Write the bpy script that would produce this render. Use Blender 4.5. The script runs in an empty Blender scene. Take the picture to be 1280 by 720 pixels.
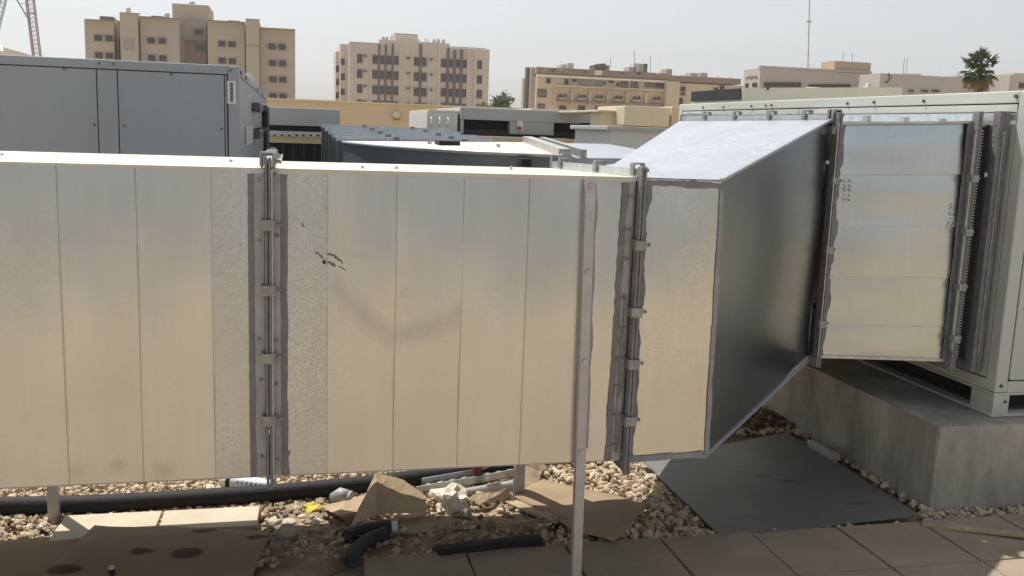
import bpy, bmesh, math, random
import numpy as np
from mathutils import Vector, Matrix, noise

# ------------------------------------------------------------------ camera
scene = bpy.context.scene
col = scene.collection
H = 1.72                                    # eye height above the roof, metres
CAM = Matrix(((0.97358, 0.00320, -0.22833), (-0.22438, 0.16828, -0.95987), (0.03536, 0.98573, 0.16455)))
def ortho():
    y = Vector((360-640, 360-150, -1200)).normalized()
    x = Vector((5575-640, 360-337, -1200)); x = (x - y*x.dot(y)).normalized()
    z = x.cross(y)
    return Matrix((x, y, z))
CAM = ortho()                               # camera axes -> world axes
cam_data = bpy.data.cameras.new('camera'); cam = bpy.data.objects.new('camera', cam_data)
col.objects.link(cam); scene.camera = cam
cam_data.sensor_width = 36; cam_data.lens = 33.75
cam_data.clip_start = 0.05; cam_data.clip_end = 6000
cam.matrix_world = Matrix.Translation((0, 0, H)) @ CAM.to_4x4()

# ------------------------------------------------------------------ sky, sun, exposure
SUN_EL = math.radians(62.5)
sun_dir = Vector((-0.57, 0.82, 0)).normalized()*math.cos(SUN_EL) + Vector((0, 0, math.sin(SUN_EL)))
world = bpy.data.worlds.new('World'); scene.world = world; world.use_nodes = True
wn = world.node_tree; wn.nodes.clear()
sky = wn.nodes.new('ShaderNodeTexSky'); sky.sky_type = 'NISHITA'; sky.sun_disc = False
sky.sun_elevation = SUN_EL; sky.sun_rotation = math.atan2(sun_dir.x, sun_dir.y)
sky.dust_density = 1.3; sky.air_density = 1.0; sky.ozone_density = 1.0
hsv = wn.nodes.new('ShaderNodeHueSaturation'); hsv.inputs['Saturation'].default_value = 0.25
bg = wn.nodes.new('ShaderNodeBackground'); bg.inputs['Strength'].default_value = 0.14
wo = wn.nodes.new('ShaderNodeOutputWorld')
wn.links.new(sky.outputs[0], hsv.inputs['Color']); wn.links.new(hsv.outputs[0], bg.inputs[0])
wn.links.new(bg.outputs[0], wo.inputs[0])
sl = bpy.data.lights.new('sun', 'SUN'); sl.energy = 5.0; sl.angle = math.radians(0.53); sl.color = (1, .95, .87)
so = bpy.data.objects.new('sun', sl); col.objects.link(so)
so.rotation_euler = (-sun_dir).to_track_quat('-Z', 'Y').to_euler()
vs = scene.view_settings
vs.view_transform = 'Standard'; vs.look = 'None'; vs.gamma = 1; vs.use_curve_mapping = False; vs.exposure = 0.0
scene.render.engine = 'CYCLES'
scene.cycles.max_bounces = 8

# ------------------------------------------------------------------ helpers
R = random.Random(7)
def ray(px, py): return CAM @ Vector((px-640, 360-py, -1200))
def gz(px, py, z=0.0): d = ray(px, py); return Vector((0, 0, H)) + d*((z-H)/d.z)
def at(px, py, Y): d = ray(px, py); return Vector((0, 0, H)) + d*(Y/d.y)
ORG = {}
def tag(o, label=None, cat=None, group=None, kind=None):
    if label: o['label'] = label
    if cat: o['category'] = cat
    if group: o['group'] = group
    if kind: o['kind'] = kind
    return o
def empty(name, loc, label=None, cat=None, group=None, kind=None):
    o = bpy.data.objects.new(name, None); o.empty_display_size = .1; o.location = loc
    col.objects.link(o); ORG[o.name] = Vector(loc)
    return tag(o, label, cat, group, kind)
class MB:
    """collects shapes in world coordinates and links them as one mesh"""
    def __init__(s): s.v = []; s.f = []; s.sm = []
    def add(s, vs_, fs, smooth=False):
        b = len(s.v); s.v += [Vector(p) for p in vs_]
        for f in fs: s.f.append([i+b for i in f]); s.sm.append(smooth)
        return s
    def box(s, a, b):
        x0, y0, z0 = [min(a[i], b[i]) for i in range(3)]; x1, y1, z1 = [max(a[i], b[i]) for i in range(3)]
        return s.add([(x0,y0,z0),(x1,y0,z0),(x1,y1,z0),(x0,y1,z0),(x0,y0,z1),(x1,y0,z1),(x1,y1,z1),(x0,y1,z1)],
                     [(3,2,1,0),(4,5,6,7),(0,1,5,4),(1,2,6,5),(2,3,7,6),(3,0,4,7)])
    def hexa(s, p):
        return s.add(p, [(3,2,1,0),(4,5,6,7),(0,1,5,4),(1,2,6,5),(2,3,7,6),(3,0,4,7)])
    def bar(s, a, b, w, h, up=(0,0,1)):
        a = Vector(a); b = Vector(b); d = (b-a).normalized(); u = Vector(up)
        if abs(d.dot(u)) > .98: u = Vector((0,1,0))
        r = d.cross(u).normalized()*w/2; u = r.cross(d).normalized()*h/2
        return s.hexa([a-r-u, a+r-u, b+r-u, b-r-u, a-r+u, a+r+u, b+r+u, b-r+u])
    def prism(s, pts, vec):
        n = len(pts); p = [Vector(q) for q in pts]; v = Vector(vec)
        return s.add(p+[q+v for q in p], [list(range(n))[::-1], list(range(n, 2*n))] +
                     [(i, (i+1) % n, (i+1) % n+n, i+n) for i in range(n)])
    def tube(s, pts, r, n=10, cap=True, smooth=True):
        pts = [Vector(p) for p in pts]; rr = r if isinstance(r, (list, tuple)) else [r]*len(pts); b = []
        for i, p in enumerate(pts):
            d = (pts[min(i+1, len(pts)-1)]-pts[max(i-1, 0)]).normalized()
            u = Vector((0,0,1)) if abs(d.z) < .9 else Vector((0,1,0))
            x = d.cross(u).normalized(); y = x.cross(d)
            b += [p+(x*math.cos(2*math.pi*k/n)+y*math.sin(2*math.pi*k/n))*rr[i] for k in range(n)]
        fs = [(i*n+k, i*n+(k+1) % n, (i+1)*n+(k+1) % n, (i+1)*n+k) for i in range(len(pts)-1) for k in range(n)]
        s.add(b, fs, smooth)
        if cap: s.add(b[:n], [list(range(n))[::-1]]); s.add(b[-n:], [list(range(n))])
        return s
    def lathe(s, c, prof, n=12):
        c = Vector(c); b = []
        for r, z in prof: b += [c+Vector((r*math.cos(2*math.pi*k/n), r*math.sin(2*math.pi*k/n), z)) for k in range(n)]
        return s.add(b, [(i*n+k, i*n+(k+1) % n, (i+1)*n+(k+1) % n, (i+1)*n+k) for i in range(len(prof)-1) for k in range(n)], True)
    def grid(s, fn, nu, nv, smooth=True):
        vs_ = [fn(i/nu, j/nv) for j in range(nv+1) for i in range(nu+1)]
        return s.add(vs_, [(j*(nu+1)+i, j*(nu+1)+i+1, (j+1)*(nu+1)+i+1, (j+1)*(nu+1)+i) for j in range(nv) for i in range(nu)], smooth)
    def mesh(s, name, m, off):
        me = bpy.data.meshes.new(name); me.from_pydata([p-off for p in s.v], [], s.f)
        me.polygons.foreach_set('use_smooth', s.sm); me.materials.append(m); me.update(); return me
    def build(s, name, m, parent=None, bevel=0, solid=0, loc=None, **kw):
        off = ORG[parent.name] if parent else (Vector(loc) if loc is not None else Vector((0,0,0)))
        me = s.mesh(name, m, off)
        bm = bmesh.new(); bm.from_mesh(me); bmesh.ops.recalc_face_normals(bm, faces=bm.faces); bm.to_mesh(me); bm.free()
        o = bpy.data.objects.new(name, me); col.objects.link(o)
        if parent: o.parent = parent; ORG[o.name] = off.copy()
        else:
            o.location = off; ORG[o.name] = off.copy()
        if solid:
            q = o.modifiers.new('thick', 'SOLIDIFY'); q.thickness = solid; q.offset = 0
        if bevel:
            q = o.modifiers.new('bevel', 'BEVEL'); q.width = bevel; q.segments = 2; q.limit_method = 'ANGLE'
        return tag(o, **kw)
def inst(o, delta, parent):                 # a copy that shares mesh data, moved by delta
    c = o.copy(); col.objects.link(c); c.parent = parent; c.location = o.location + Vector(delta) + (ORG[o.parent.name]-ORG[parent.name] if o.parent else Vector((0,0,0)))
    ORG[c.name] = ORG[parent.name]
    return c

# ------------------------------------------------------------------ materials
def mat(name, c, rough=.6, metal=0.0, var=.15, scale=4.0, bump=0.0, bscale=60.0, rvar=0.0, c2=None, stretch=(1,1,1), spec=.5):
    m = bpy.data.materials.new(name); m.use_nodes = True; t = m.node_tree; n = t.nodes; L = t.links
    b = n['Principled BSDF']; b.inputs['Metallic'].default_value = metal; b.inputs['Roughness'].default_value = rough
    b.inputs['Specular IOR Level'].default_value = spec
    tc = n.new('ShaderNodeTexCoord'); mp = n.new('ShaderNodeMapping'); mp.inputs['Scale'].default_value = stretch
    L.new(tc.outputs['Object'], mp.inputs[0])
    nz = n.new('ShaderNodeTexNoise'); nz.inputs['Scale'].default_value = scale; nz.inputs['Detail'].default_value = 8; nz.inputs['Roughness'].default_value = .62
    L.new(mp.outputs[0], nz.inputs['Vector'])
    rp = n.new('ShaderNodeValToRGB'); e = rp.color_ramp.elements
    c2 = c2 or c
    e[0].position = .3; e[1].position = .7
    e[0].color = [max(0, x*(1-var)) for x in c]+[1]; e[1].color = [min(1, x*(1+var)) for x in c2]+[1]
    L.new(nz.outputs[0], rp.inputs[0]); L.new(rp.outputs[0], b.inputs['Base Color'])
    if rvar:
        mr = n.new('ShaderNodeMapRange'); mr.inputs[1].default_value = .3; mr.inputs[2].default_value = .7
        mr.inputs[3].default_value = rough-rvar; mr.inputs[4].default_value = rough+rvar
        nr = n.new('ShaderNodeTexNoise'); nr.inputs['Scale'].default_value = scale*2.3; nr.inputs['Detail'].default_value = 6
        L.new(mp.outputs[0], nr.inputs['Vector']); L.new(nr.outputs[0], mr.inputs[0]); L.new(mr.outputs[0], b.inputs['Roughness'])
    if bump:
        bn = n.new('ShaderNodeTexNoise'); bn.inputs['Scale'].default_value = bscale; bn.inputs['Detail'].default_value = 6
        L.new(tc.outputs['Object'], bn.inputs['Vector'])
        bp = n.new('ShaderNodeBump'); bp.inputs['Strength'].default_value = bump; bp.inputs['Distance'].default_value = .01
        L.new(bn.outputs[0], bp.inputs['Height']); L.new(bp.outputs[0], b.inputs['Normal'])
    return m
def galvanised(name, c, rough=.4, metal=1.0, cells=55, cvar=.10, rvar=.10, dirt=False, wave=.12, facet=.04):
    m = mat(name, c, rough, metal, .06, 2.5)
    t = m.node_tree; n = t.nodes; L = t.links; b = n['Principled BSDF']
    tc = n.new('ShaderNodeTexCoord')
    mp = n.new('ShaderNodeMapping'); L.new(tc.outputs['Object'], mp.inputs[0])
    wob = n.new('ShaderNodeTexNoise'); wob.inputs['Scale'].default_value = 30
    va = n.new('ShaderNodeVectorMath'); va.operation = 'MULTIPLY_ADD'; va.inputs[1].default_value = (.03,)*3
    L.new(mp.outputs[0], wob.inputs['Vector']); L.new(wob.outputs['Color'], va.inputs[0]); L.new(mp.outputs[0], va.inputs[2])
    vo = n.new('ShaderNodeTexVoronoi'); vo.inputs['Scale'].default_value = cells; L.new(va.outputs[0], vo.inputs['Vector'])
    bw = n.new('ShaderNodeSeparateColor'); L.new(vo.outputs['Color'], bw.inputs[0])
    big = n.new('ShaderNodeTexNoise'); big.inputs['Scale'].default_value = 3.0; big.inputs['Detail'].default_value = 7; L.new(mp.outputs[0], big.inputs['Vector'])
    mask = n.new('ShaderNodeMapRange'); mask.inputs[1].default_value = .42; mask.inputs[2].default_value = .66; mask.inputs[3].default_value = .25; mask.inputs[4].default_value = 1
    L.new(big.outputs[0], mask.inputs[0])
    sp = n.new('ShaderNodeMath'); sp.operation = 'SUBTRACT'; sp.inputs[1].default_value = .5; L.new(bw.outputs[0], sp.inputs[0])
    sm = n.new('ShaderNodeMath'); sm.operation = 'MULTIPLY'; L.new(sp.outputs[0], sm.inputs[0]); L.new(mask.outputs[0], sm.inputs[1])
    r1 = n.new('ShaderNodeMath'); r1.operation = 'MULTIPLY_ADD'; r1.inputs[1].default_value = rvar; r1.inputs[2].default_value = rough; L.new(sm.outputs[0], r1.inputs[0])
    r2 = n.new('ShaderNodeMath'); r2.operation = 'MULTIPLY_ADD'; r2.inputs[1].default_value = .07; L.new(big.outputs[0], r2.inputs[0])
    r3 = n.new('ShaderNodeMath'); r3.operation = 'ADD'; r3.inputs[1].default_value = -.035; L.new(r1.outputs[0], r2.inputs[2]); L.new(r2.outputs[0], r3.inputs[0])
    L.new(r3.outputs[0], b.inputs['Roughness'])
    cm = n.new('ShaderNodeMath'); cm.operation = 'MULTIPLY_ADD'; cm.inputs[1].default_value = cvar*2; cm.inputs[2].default_value = 1; L.new(sm.outputs[0], cm.inputs[0])
    mx = n.new('ShaderNodeMix'); mx.data_type = 'RGBA'; mx.blend_type = 'MULTIPLY'; mx.inputs['Factor'].default_value = 1
    src = b.inputs['Base Color'].links[0].from_socket
    L.new(src, mx.inputs[6]); L.new(cm.outputs[0], mx.inputs[7])
    out = mx.outputs[2]
    st_ = n.new('ShaderNodeMapping'); st_.inputs['Scale'].default_value = (14, 14, .9); L.new(tc.outputs['Object'], st_.inputs[0])
    sn = n.new('ShaderNodeTexNoise'); sn.inputs['Scale'].default_value = 1.6; sn.inputs['Detail'].default_value = 9; sn.inputs['Roughness'].default_value = .7; L.new(st_.outputs[0], sn.inputs['Vector'])
    sr = n.new('ShaderNodeMapRange'); sr.inputs[1].default_value = .35; sr.inputs[2].default_value = .7; sr.inputs[3].default_value = 1.02; sr.inputs[4].default_value = .955; L.new(sn.outputs[0], sr.inputs[0])
    m5 = n.new('ShaderNodeMix'); m5.data_type = 'RGBA'; m5.blend_type = 'MULTIPLY'; m5.inputs['Factor'].default_value = 1
    L.new(out, m5.inputs[6]); L.new(sr.outputs[0], m5.inputs[7]); out = m5.outputs[2]
    if dirt:
        at_ = n.new('ShaderNodeAttribute'); at_.attribute_name = 'dirt'
        m2 = n.new('ShaderNodeMix'); m2.data_type = 'RGBA'; m2.inputs[7].default_value = (.27, .25, .23, 1)
        L.new(at_.outputs['Fac'], m2.inputs['Factor']); L.new(out, m2.inputs[6]); out = m2.outputs[2]
        r4 = n.new('ShaderNodeMath'); r4.operation = 'MULTIPLY_ADD'; r4.inputs[1].default_value = .25
        L.new(at_.outputs['Fac'], r4.inputs[0]); L.new(r3.outputs[0], r4.inputs[2]); L.new(r4.outputs[0], b.inputs['Roughness'])
    L.new(out, b.inputs['Base Color'])
    wv = n.new('ShaderNodeTexNoise'); wv.inputs['Scale'].default_value = 7; wv.inputs['Detail'].default_value = 3; L.new(mp.outputs[0], wv.inputs['Vector'])
    bp = n.new('ShaderNodeBump'); bp.inputs['Strength'].default_value = wave; bp.inputs['Distance'].default_value = .02
    L.new(wv.outputs[0], bp.inputs['Height'])
    fs_ = n.new('ShaderNodeVectorMath'); fs_.operation = 'SUBTRACT'; fs_.inputs[1].default_value = (.5, .5, .5); L.new(vo.outputs['Color'], fs_.inputs[0])
    fm = n.new('ShaderNodeVectorMath'); fm.operation = 'SCALE'; L.new(fs_.outputs[0], fm.inputs[0])
    fk = n.new('ShaderNodeMath'); fk.operation = 'MULTIPLY'; fk.inputs[1].default_value = facet; L.new(mask.outputs[0], fk.inputs[0]); L.new(fk.outputs[0], fm.inputs['Scale'])
    fa = n.new('ShaderNodeVectorMath'); fa.operation = 'ADD'; L.new(bp.outputs[0], fa.inputs[0]); L.new(fm.outputs[0], fa.inputs[1])
    fn_ = n.new('ShaderNodeVectorMath'); fn_.operation = 'NORMALIZE'; L.new(fa.outputs[0], fn_.inputs[0]); L.new(fn_.outputs[0], b.inputs['Normal'])
    return m
M = {}
M['galv'] = galvanised('galvanised sheet', (.68, .665, .63), .26, 1.0, 230, .04, 0, dirt=True, wave=.035, facet=.015)
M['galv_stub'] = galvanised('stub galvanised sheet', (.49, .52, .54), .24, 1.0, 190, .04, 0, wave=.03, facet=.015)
M['galv_spangle'] = galvanised('spangled galvanised sheet', (.60, .60, .59), .33, 1.0, 190, .15, .0, dirt=True, wave=.05, facet=.06)
M['galv_warm'] = galvanised('warm galvanised sheet', (.69, .665, .615), .26, 1.0, 190, .09, 0, wave=.05, facet=.04)  # warmer copy of the sheet: golden ground reflection put into the colour
M['fold'] = galvanised('folded sheet edge', (.50, .49, .46), .3, 1.0, 190, .03, 0)
M['galv_dark'] = galvanised('galvanised sheet darkened', (.35, .37, .395), .25, 1.0, 160, .03, .0, wave=.04, facet=.0)  # darker copy of the sheet: slanting panel's dark reflection put into the colour
M['galv_blue'] = galvanised('shaded bluish galvanised sheet', (.17, .205, .23), .42, .5, 60, .06, .08)  # far duct sides: their bluish shade is put into the colour
M['galv_top'] = galvanised('cream galvanised top', (.66, .62, .52), .6, .2, 40, .05, .1)  # cream, mostly non-metallic tone for the top sheets
M['galv_lid'] = galvanised('bright galvanised top', (.47, .50, .545), .42, .6, 50, .08, .12)
M['galv_sheet'] = galvanised('weathered zinc sheet', (.33, .35, .34), .5, .8, 40, .12, .12)
M['zinc'] = mat('zinc plated steel', (.52, .52, .50), .45, .9, .2, 20)
M['sunlit_zinc'] = mat('sunlit zinc strip', (.62, .66, .68), .4, .6, .15, 20)  # flange tops: sunlit brightness put into the colour
M['clamp'] = mat('dull zinc clamp', (.33, .335, .32), .5, .75, .3, 30)
M['angle'] = mat('primed angle steel', (.42, .41, .40), .55, .5, .15, 12, .2, 40)
M['sealant'] = mat('grey duct sealant', (.215, .21, .212), .6, 0, .2, 18, .5, 70)
M['sealant_light'] = mat('pale grey sealant', (.30, .30, .31), .6, 0, .2, 18, .5, 70)
M['steel_post'] = mat('grey painted post', (.52, .49, .475), .5, .4, .12, 15, .15, 80)
M['red'] = mat('dark red primer', (.13, .025, .025), .6, 0, .2, 20)
M['black'] = mat('black rubber', (.012, .012, .014), .75, 0, .35, 14, .25, 60)
M['foam'] = mat('black foam insulation', (.022, .023, .028), .7, 0, .3, 20, .3, 90)
M['bolt'] = mat('dull bolt head', (.12,.12,.125), .5, .5, .2, 20)
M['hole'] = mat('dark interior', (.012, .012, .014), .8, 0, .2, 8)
M['canvas'] = mat('black canvas', (.02, .02, .023), .85, 0, .3, 40, .4, 160)
M['ahu_grey'] = mat('grey enamel', (.335, .375, .42), .42, 0, .08, 2.2, .05, 12, c2=(.35, .39, .43), stretch=(1, 1, .25))
M['ahu_cream'] = mat('pale enamel', (.54, .56, .51), .45, 0, .06, 2.0, .05, 12)
M['ahu_reflected'] = mat('blue grey enamel for reflections', (.235, .275, .335), .45, 0, .05, 1)
M['ahu_far'] = mat('far grey enamel', (.42, .44, .45), .5, 0, .08, 1)
M['ahu_white'] = mat('white enamel', (.62, .63, .62), .5, 0, .08, 1)
M['cream_box'] = mat('cream sheet housing', (.66, .58, .43), .6, 0, .06, .8)
M['cream_pale'] = mat('pale cream enamel', (.72, .70, .58), .6, 0, .05, .8)
M['coil'] = mat('dark coil', (.03, .032, .04), .6, .2, .3, 3)
M['gasket'] = mat('black gasket', (.02, .02, .022), .7, 0, .2, 10)
M['concrete'] = mat('plinth concrete', (.37, .35, .305), .92, 0, .45, 4.5, .6, 25, stretch=(1, 1, .35))
M['slab'] = mat('paving concrete', (.32, .26, .195), .9, 0, .14, 3.5, .35, 90, c2=(.34, .275, .20))
M['slab_pale'] = mat('pale paving concrete', (.56, .50, .38), .85, 0, .08, 5, .2, 80)
M['card'] = mat('brown cardboard', (.33, .24, .15), .85, 0, .12, 4, .2, 30)
M['paper'] = mat('brown kraft paper', (.42, .31, .20), .8, 0, .14, 6, .4, 18)
M['wood'] = mat('raw timber', (.42, .32, .2), .8, 0, .25, 5, .3, 30, stretch=(1, 8, 8))
M['dirt'] = mat('dry soil', (.33, .25, .165), .95, 0, .3, 9, 1.0, 45)
M['ground'] = mat('roof screed', (.42, .345, .23), .95, 0, .25, 6, .8, 40)
M['tan'] = mat('tan render', (.65, .51, .36), .9, 0, .07, .35)
M['bA'] = mat('sandstone render', (.47, .40, .32), .9, 0, .06, .12)
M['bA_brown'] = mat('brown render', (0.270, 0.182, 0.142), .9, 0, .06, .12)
M['bA_dark'] = mat('darker sandstone render', (.36, .31, .27), .9, 0, .06, .12)  # darker tone of the render for recess, ledges and copings
M['bB'] = mat('pinkish render', (.61, .53, .46), .9, 0, .07, .12)
M['bB_white'] = mat('white render', (.72, .66, .58), .9, 0, .05, .2)
M['groove'] = mat('dark joint render', (.14, .11, .095), .9, 0, .1, .3)
M['bC'] = mat('stained cream render', (.60, .495, .365), .9, 0, .13, .15)
M['bC_brown'] = mat('brown parapet render', (.30, .22, .165), .9, 0, .10, .15)
M['bC_grey'] = mat('grey render', (.46, .42, .385), .9, 0, .1, .2)
M['bD'] = mat('beige facade', (.47, .42, .39), .9, 0, .06, .12)
M['bD_tan'] = mat('ochre penthouse render', (.48, .36, .245), .9, 0, .06, .12)
M['win'] = mat('dark window glass', (.03, .026, .03), .25, 0, .4, .5)
M['frame'] = mat('window frame', (.13, .10, .09), .6, 0, .2, .5)
M['panel_grey'] = mat('balcony panel', (.24, .22, .2), .7, 0, .3, .6)
M['tank'] = mat('water tank', (.55, .55, .54), .5, 0, .1, 1)
M['mast'] = mat('mast paint', (.36, .28, .29), .6, .3, .2, 1)
M['mast_grey'] = mat('mast steel', (.42, .42, .44), .6, .3, .2, 1)
M['roof_tile'] = mat('brown roof', (.17, .12, .09), .8, 0, .2, .6)
M['frond'] = mat('palm frond', (.085, .125, .05), .6, 0, .35, 2)
M['frond_dry'] = mat('dry palm frond', (.30, .21, .12), .8, 0, .3, 2)
M['bark'] = mat('bark', (.13, .095, .065), .9, 0, .3, 3, .6, 12)
M['leaf'] = mat('tree leaves', (.10, .15, .06), .6, 0, .45, 1.2)
M['white_plastic'] = mat('white plastic', (.72, .74, .76), .4, 0, .06, 9)
M['grey_plastic'] = mat('grey plastic', (.36, .36, .35), .5, 0, .1, 9)
M['ink'] = mat('black marker ink', (.03, .03, .035), .5, 0, .1, 5)
M['blue_print'] = mat('blue print', (.12, .2, .42), .5, 0, .3, 60)
M['yellow'] = mat('yellow cloth', (.66, .55, .08), .8, 0, .2, 20, .4, 60)
M['offwhite'] = mat('off white paper', (.66, .60, .50), .8, 0, .15, 14, .5, 40)
M['red_print'] = mat('red print', (.45, .05, .07), .6, 0, .1, 5)
def gravel_mat(name, cols):
    m = mat(name, cols[0], .85, 0, .2, 60)
    t = m.node_tree; n = t.nodes; L = t.links; b = n['Principled BSDF']
    a = n.new('ShaderNodeAttribute'); a.attribute_name = 'tone'
    r = n.new('ShaderNodeValToRGB'); e = r.color_ramp.elements
    e[0].color = list(cols[0])+[1]; e[1].color = list(cols[-1])+[1]
    for i, c in enumerate(cols[1:-1]): q = e.new((i+1)/(len(cols)-1)); q.color = list(c)+[1]
    L.new(a.outputs['Fac'], r.inputs[0])
    mx = n.new('ShaderNodeMix'); mx.data_type = 'RGBA'; mx.blend_type = 'MULTIPLY'; mx.inputs['Factor'].default_value = .5
    nz = n.new('ShaderNodeTexNoise'); nz.inputs['Scale'].default_value = 70; nz.inputs['Detail'].default_value = 5
    L.new(r.outputs[0], mx.inputs[6]); L.new(nz.outputs[0], mx.inputs[7]); L.new(mx.outputs[2], b.inputs['Base Color'])
    return m
M['gravel'] = gravel_mat('pebbles', [(0.375, 0.25, 0.15), (0.65, 0.5, 0.325), (0.825, 0.688, 0.5), (0.725, 0.587, 0.413), (0.5, 0.388, 0.275), (0.9, 0.825, 0.65)])
M['litter'] = gravel_mat('dry litter', [(.10, .06, .035), (.22, .14, .08), (.34, .24, .14)])
M['scraps'] = gravel_mat('scraps', [(.16, .11, .07), (.36, .26, .16), (.55, .48, .38), (.24, .17, .10), (.62, .58, .52), (.10, .08, .07)])
M['card_stain'] = mat('stained cardboard', (.30, .225, .145), .85, 0, .10, 4, .2, 30)
def add_stains(m, spots, c, alpha=.9, soft=.4):
    t = m.node_tree; n = t.nodes; L = t.links; b = n['Principled BSDF']
    tc = n.new('ShaderNodeTexCoord'); nz = n.new('ShaderNodeTexNoise'); nz.inputs['Scale'].default_value = 9; L.new(tc.outputs['Object'], nz.inputs['Vector'])
    wob = n.new('ShaderNodeVectorMath'); wob.operation = 'MULTIPLY_ADD'; wob.inputs[1].default_value = (.06,)*3
    L.new(nz.outputs['Color'], wob.inputs[0]); L.new(tc.outputs['Object'], wob.inputs[2])
    for (x, y, rx, ry) in spots:
        mp = n.new('ShaderNodeMapping'); mp.vector_type = 'POINT'
        mp.inputs['Scale'].default_value = (1/rx, 1/ry, 0); mp.inputs['Location'].default_value = (-(x+.03)/rx, -(y+.03)/ry, 0)
        ln = n.new('ShaderNodeVectorMath'); ln.operation = 'LENGTH'
        L.new(wob.outputs[0], mp.inputs[0]); L.new(mp.outputs[0], ln.inputs[0])
        mr = n.new('ShaderNodeMapRange'); mr.inputs[1].default_value = .95-soft/2; mr.inputs[2].default_value = .95+soft/2; mr.inputs[3].default_value = alpha; mr.inputs[4].default_value = 0
        L.new(ln.outputs['Value'], mr.inputs[0])
        mx = n.new('ShaderNodeMix'); mx.data_type = 'RGBA'; mx.inputs[7].default_value = list(c)+[1]
        L.new(mr.outputs[0], mx.inputs['Factor']); L.new(b.inputs['Base Color'].links[0].from_socket, mx.inputs[6]); L.new(mx.outputs[2], b.inputs['Base Color'])

# ------------------------------------------------------------------ ground
ZG = -0.006
MB().add([(-3000,-1500,ZG-.02),(3000,-1500,ZG-.02),(3000,4000,ZG-.02),(-3000,4000,ZG-.02)], [(0,1,2,3)]).build('ground', M['ground'], kind='structure')

# paving: slabs are pieces of the pavement
pav = empty('pavement', (0, 3.2, 0), kind='structure')
SW = .4175
def slab(x0, y0, x1, y1, z, tilt):
    mb = MB(); t = .045
    dz = [R.uniform(-tilt, tilt) for _ in range(4)]
    mb.hexa([(x0,y0,z-t),(x1,y0,z-t),(x1,y1,z-t),(x0,y1,z-t),(x0,y0,z+dz[0]),(x1,y0,z+dz[1]),(x1,y1,z+dz[2]),(x0,y1,z+dz[3])])
    return mb.build('slab', M['slab'], pav, bevel=.005)
for r_ in range(10):
    for k in range(-9, 14):
        x0 = .28+k*SW; y1 = 3.6-r_*SW; g = .004
        if r_ == 0 and k < 0: continue
        jx, jy = R.uniform(-.004, .004), R.uniform(-.004, .004)
        if abs(x0) > 3.8 and r_ > 3: continue
        slab(x0+g+jx, y1-SW+g+jy, x0+SW-g+jx, y1-g+jy, .028, .003)

# ------------------------------------------------------------------ duct run
YF, YB, ZB, ZT = 3.1, 4.2, .567, 1.567
XF1 = at(336, 400, YF).x; XF2 = at(790, 400, YF).x
def panel(parent, p00, p10, p11, p01, m, bulge=.003, nu=6, nv=8, dirt=None, name='panel', warp=.0):
    p00, p10, p11, p01 = map(Vector, (p00, p10, p11, p01)); n = (p10-p00).cross(p01-p00).normalized()
    sd = R.random()*50
    def fn(u, v):
        p = p00*(1-u)*(1-v)+p10*u*(1-v)+p11*u*v+p01*(1-u)*v
        k = 16*u*(1-u)*v*(1-v)
        w = noise.noise(Vector((u*1.5+sd, v*2.2, 0)))*warp*min(1, 8*v*(1-v))
        return p+n*(bulge*k+w)
    o = MB().grid(fn, nu, nv).build(name, m, parent, solid=0)
    me = o.data
    at_ = me.attributes.new('dirt', 'FLOAT', 'POINT')
    if dirt:
        off = ORG[o.name]
        at_.data.foreach_set('value', [dirt(v.co+off) for v in me.vertices])
    return o
def seam(parent, a, b, n, w=.006, h=.003, m=None):
    a = Vector(a); b = Vector(b)
    return MB().bar(a, b, w, h*2, up=n).build('seam', m or M['galv_dark'], parent)
def ragged(parent, a, b, side, n, w, m, amp=.35, seed=0, step=.02, t=.0025, name='sealant'):
    a = Vector(a); b = Vector(b); side = Vector(side).normalized(); n = Vector(n).normalized()
    L_ = (b-a).length; k = max(3, int(L_/step)); mb = MB(); lo = []; hi = []
    for i in range(k+1):
        q = i/k; s_ = q*L_
        e1 = noise.noise(Vector((s_*9, seed, 0)))*amp*w + noise.noise(Vector((s_*40, seed+3, 0)))*amp*.4*w
        e2 = noise.noise(Vector((s_*7, seed+11, 0)))*amp*.6*w + noise.noise(Vector((s_*34, seed+17, 0)))*amp*.4*w
        c = a+(b-a)*q
        lo.append(c+side*(-w/2+e2)); hi.append(c+side*(w/2+e1))
    vs_ = []
    for l, h in zip(lo, hi): vs_ += [l, l+n*t, h+n*t, h]
    fs = []
    for i in range(k):
        b_ = i*4
        for j in range(3): fs.append((b_+j, b_+j+1, b_+4+j+1, b_+4+j))
    mb.add(vs_, fs, False)
    return mb.build(name, m, parent)
def clampmesh():
    mb = MB(); mb.box((-.020,-.034,-.017),(.020,-.028,.017)); mb.box((-.022,-.028,-.017),(-.015,.010,.017)); mb.box((.015,-.028,-.017),(.022,.010,.017))
    mb.box((.022,-.017,-.006),(.028,-.003,.006))
    return mb
def clampbolt():
    return MB().tube([(.028,-.009,0),(.036,-.009,0)], .004, 8).tube([(.036,-.009,0),(.041,-.009,0)], .007, 6)
CL = None
def clamp(parent, pos, turn='front'):
    rot = {'front': Matrix(), 'top': Matrix.Rotation(-math.pi/2, 4, 'X')}[turn]
    out = []
    for name, mb in (('clamp', clampmesh()), ('bolt', clampbolt())):
        mb.v = [rot @ v + Vector(pos) for v in mb.v]
        out.append(mb.build(name, M['clamp'], parent if name == 'clamp' else out[0], bevel=.001))
    return out[0]
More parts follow.
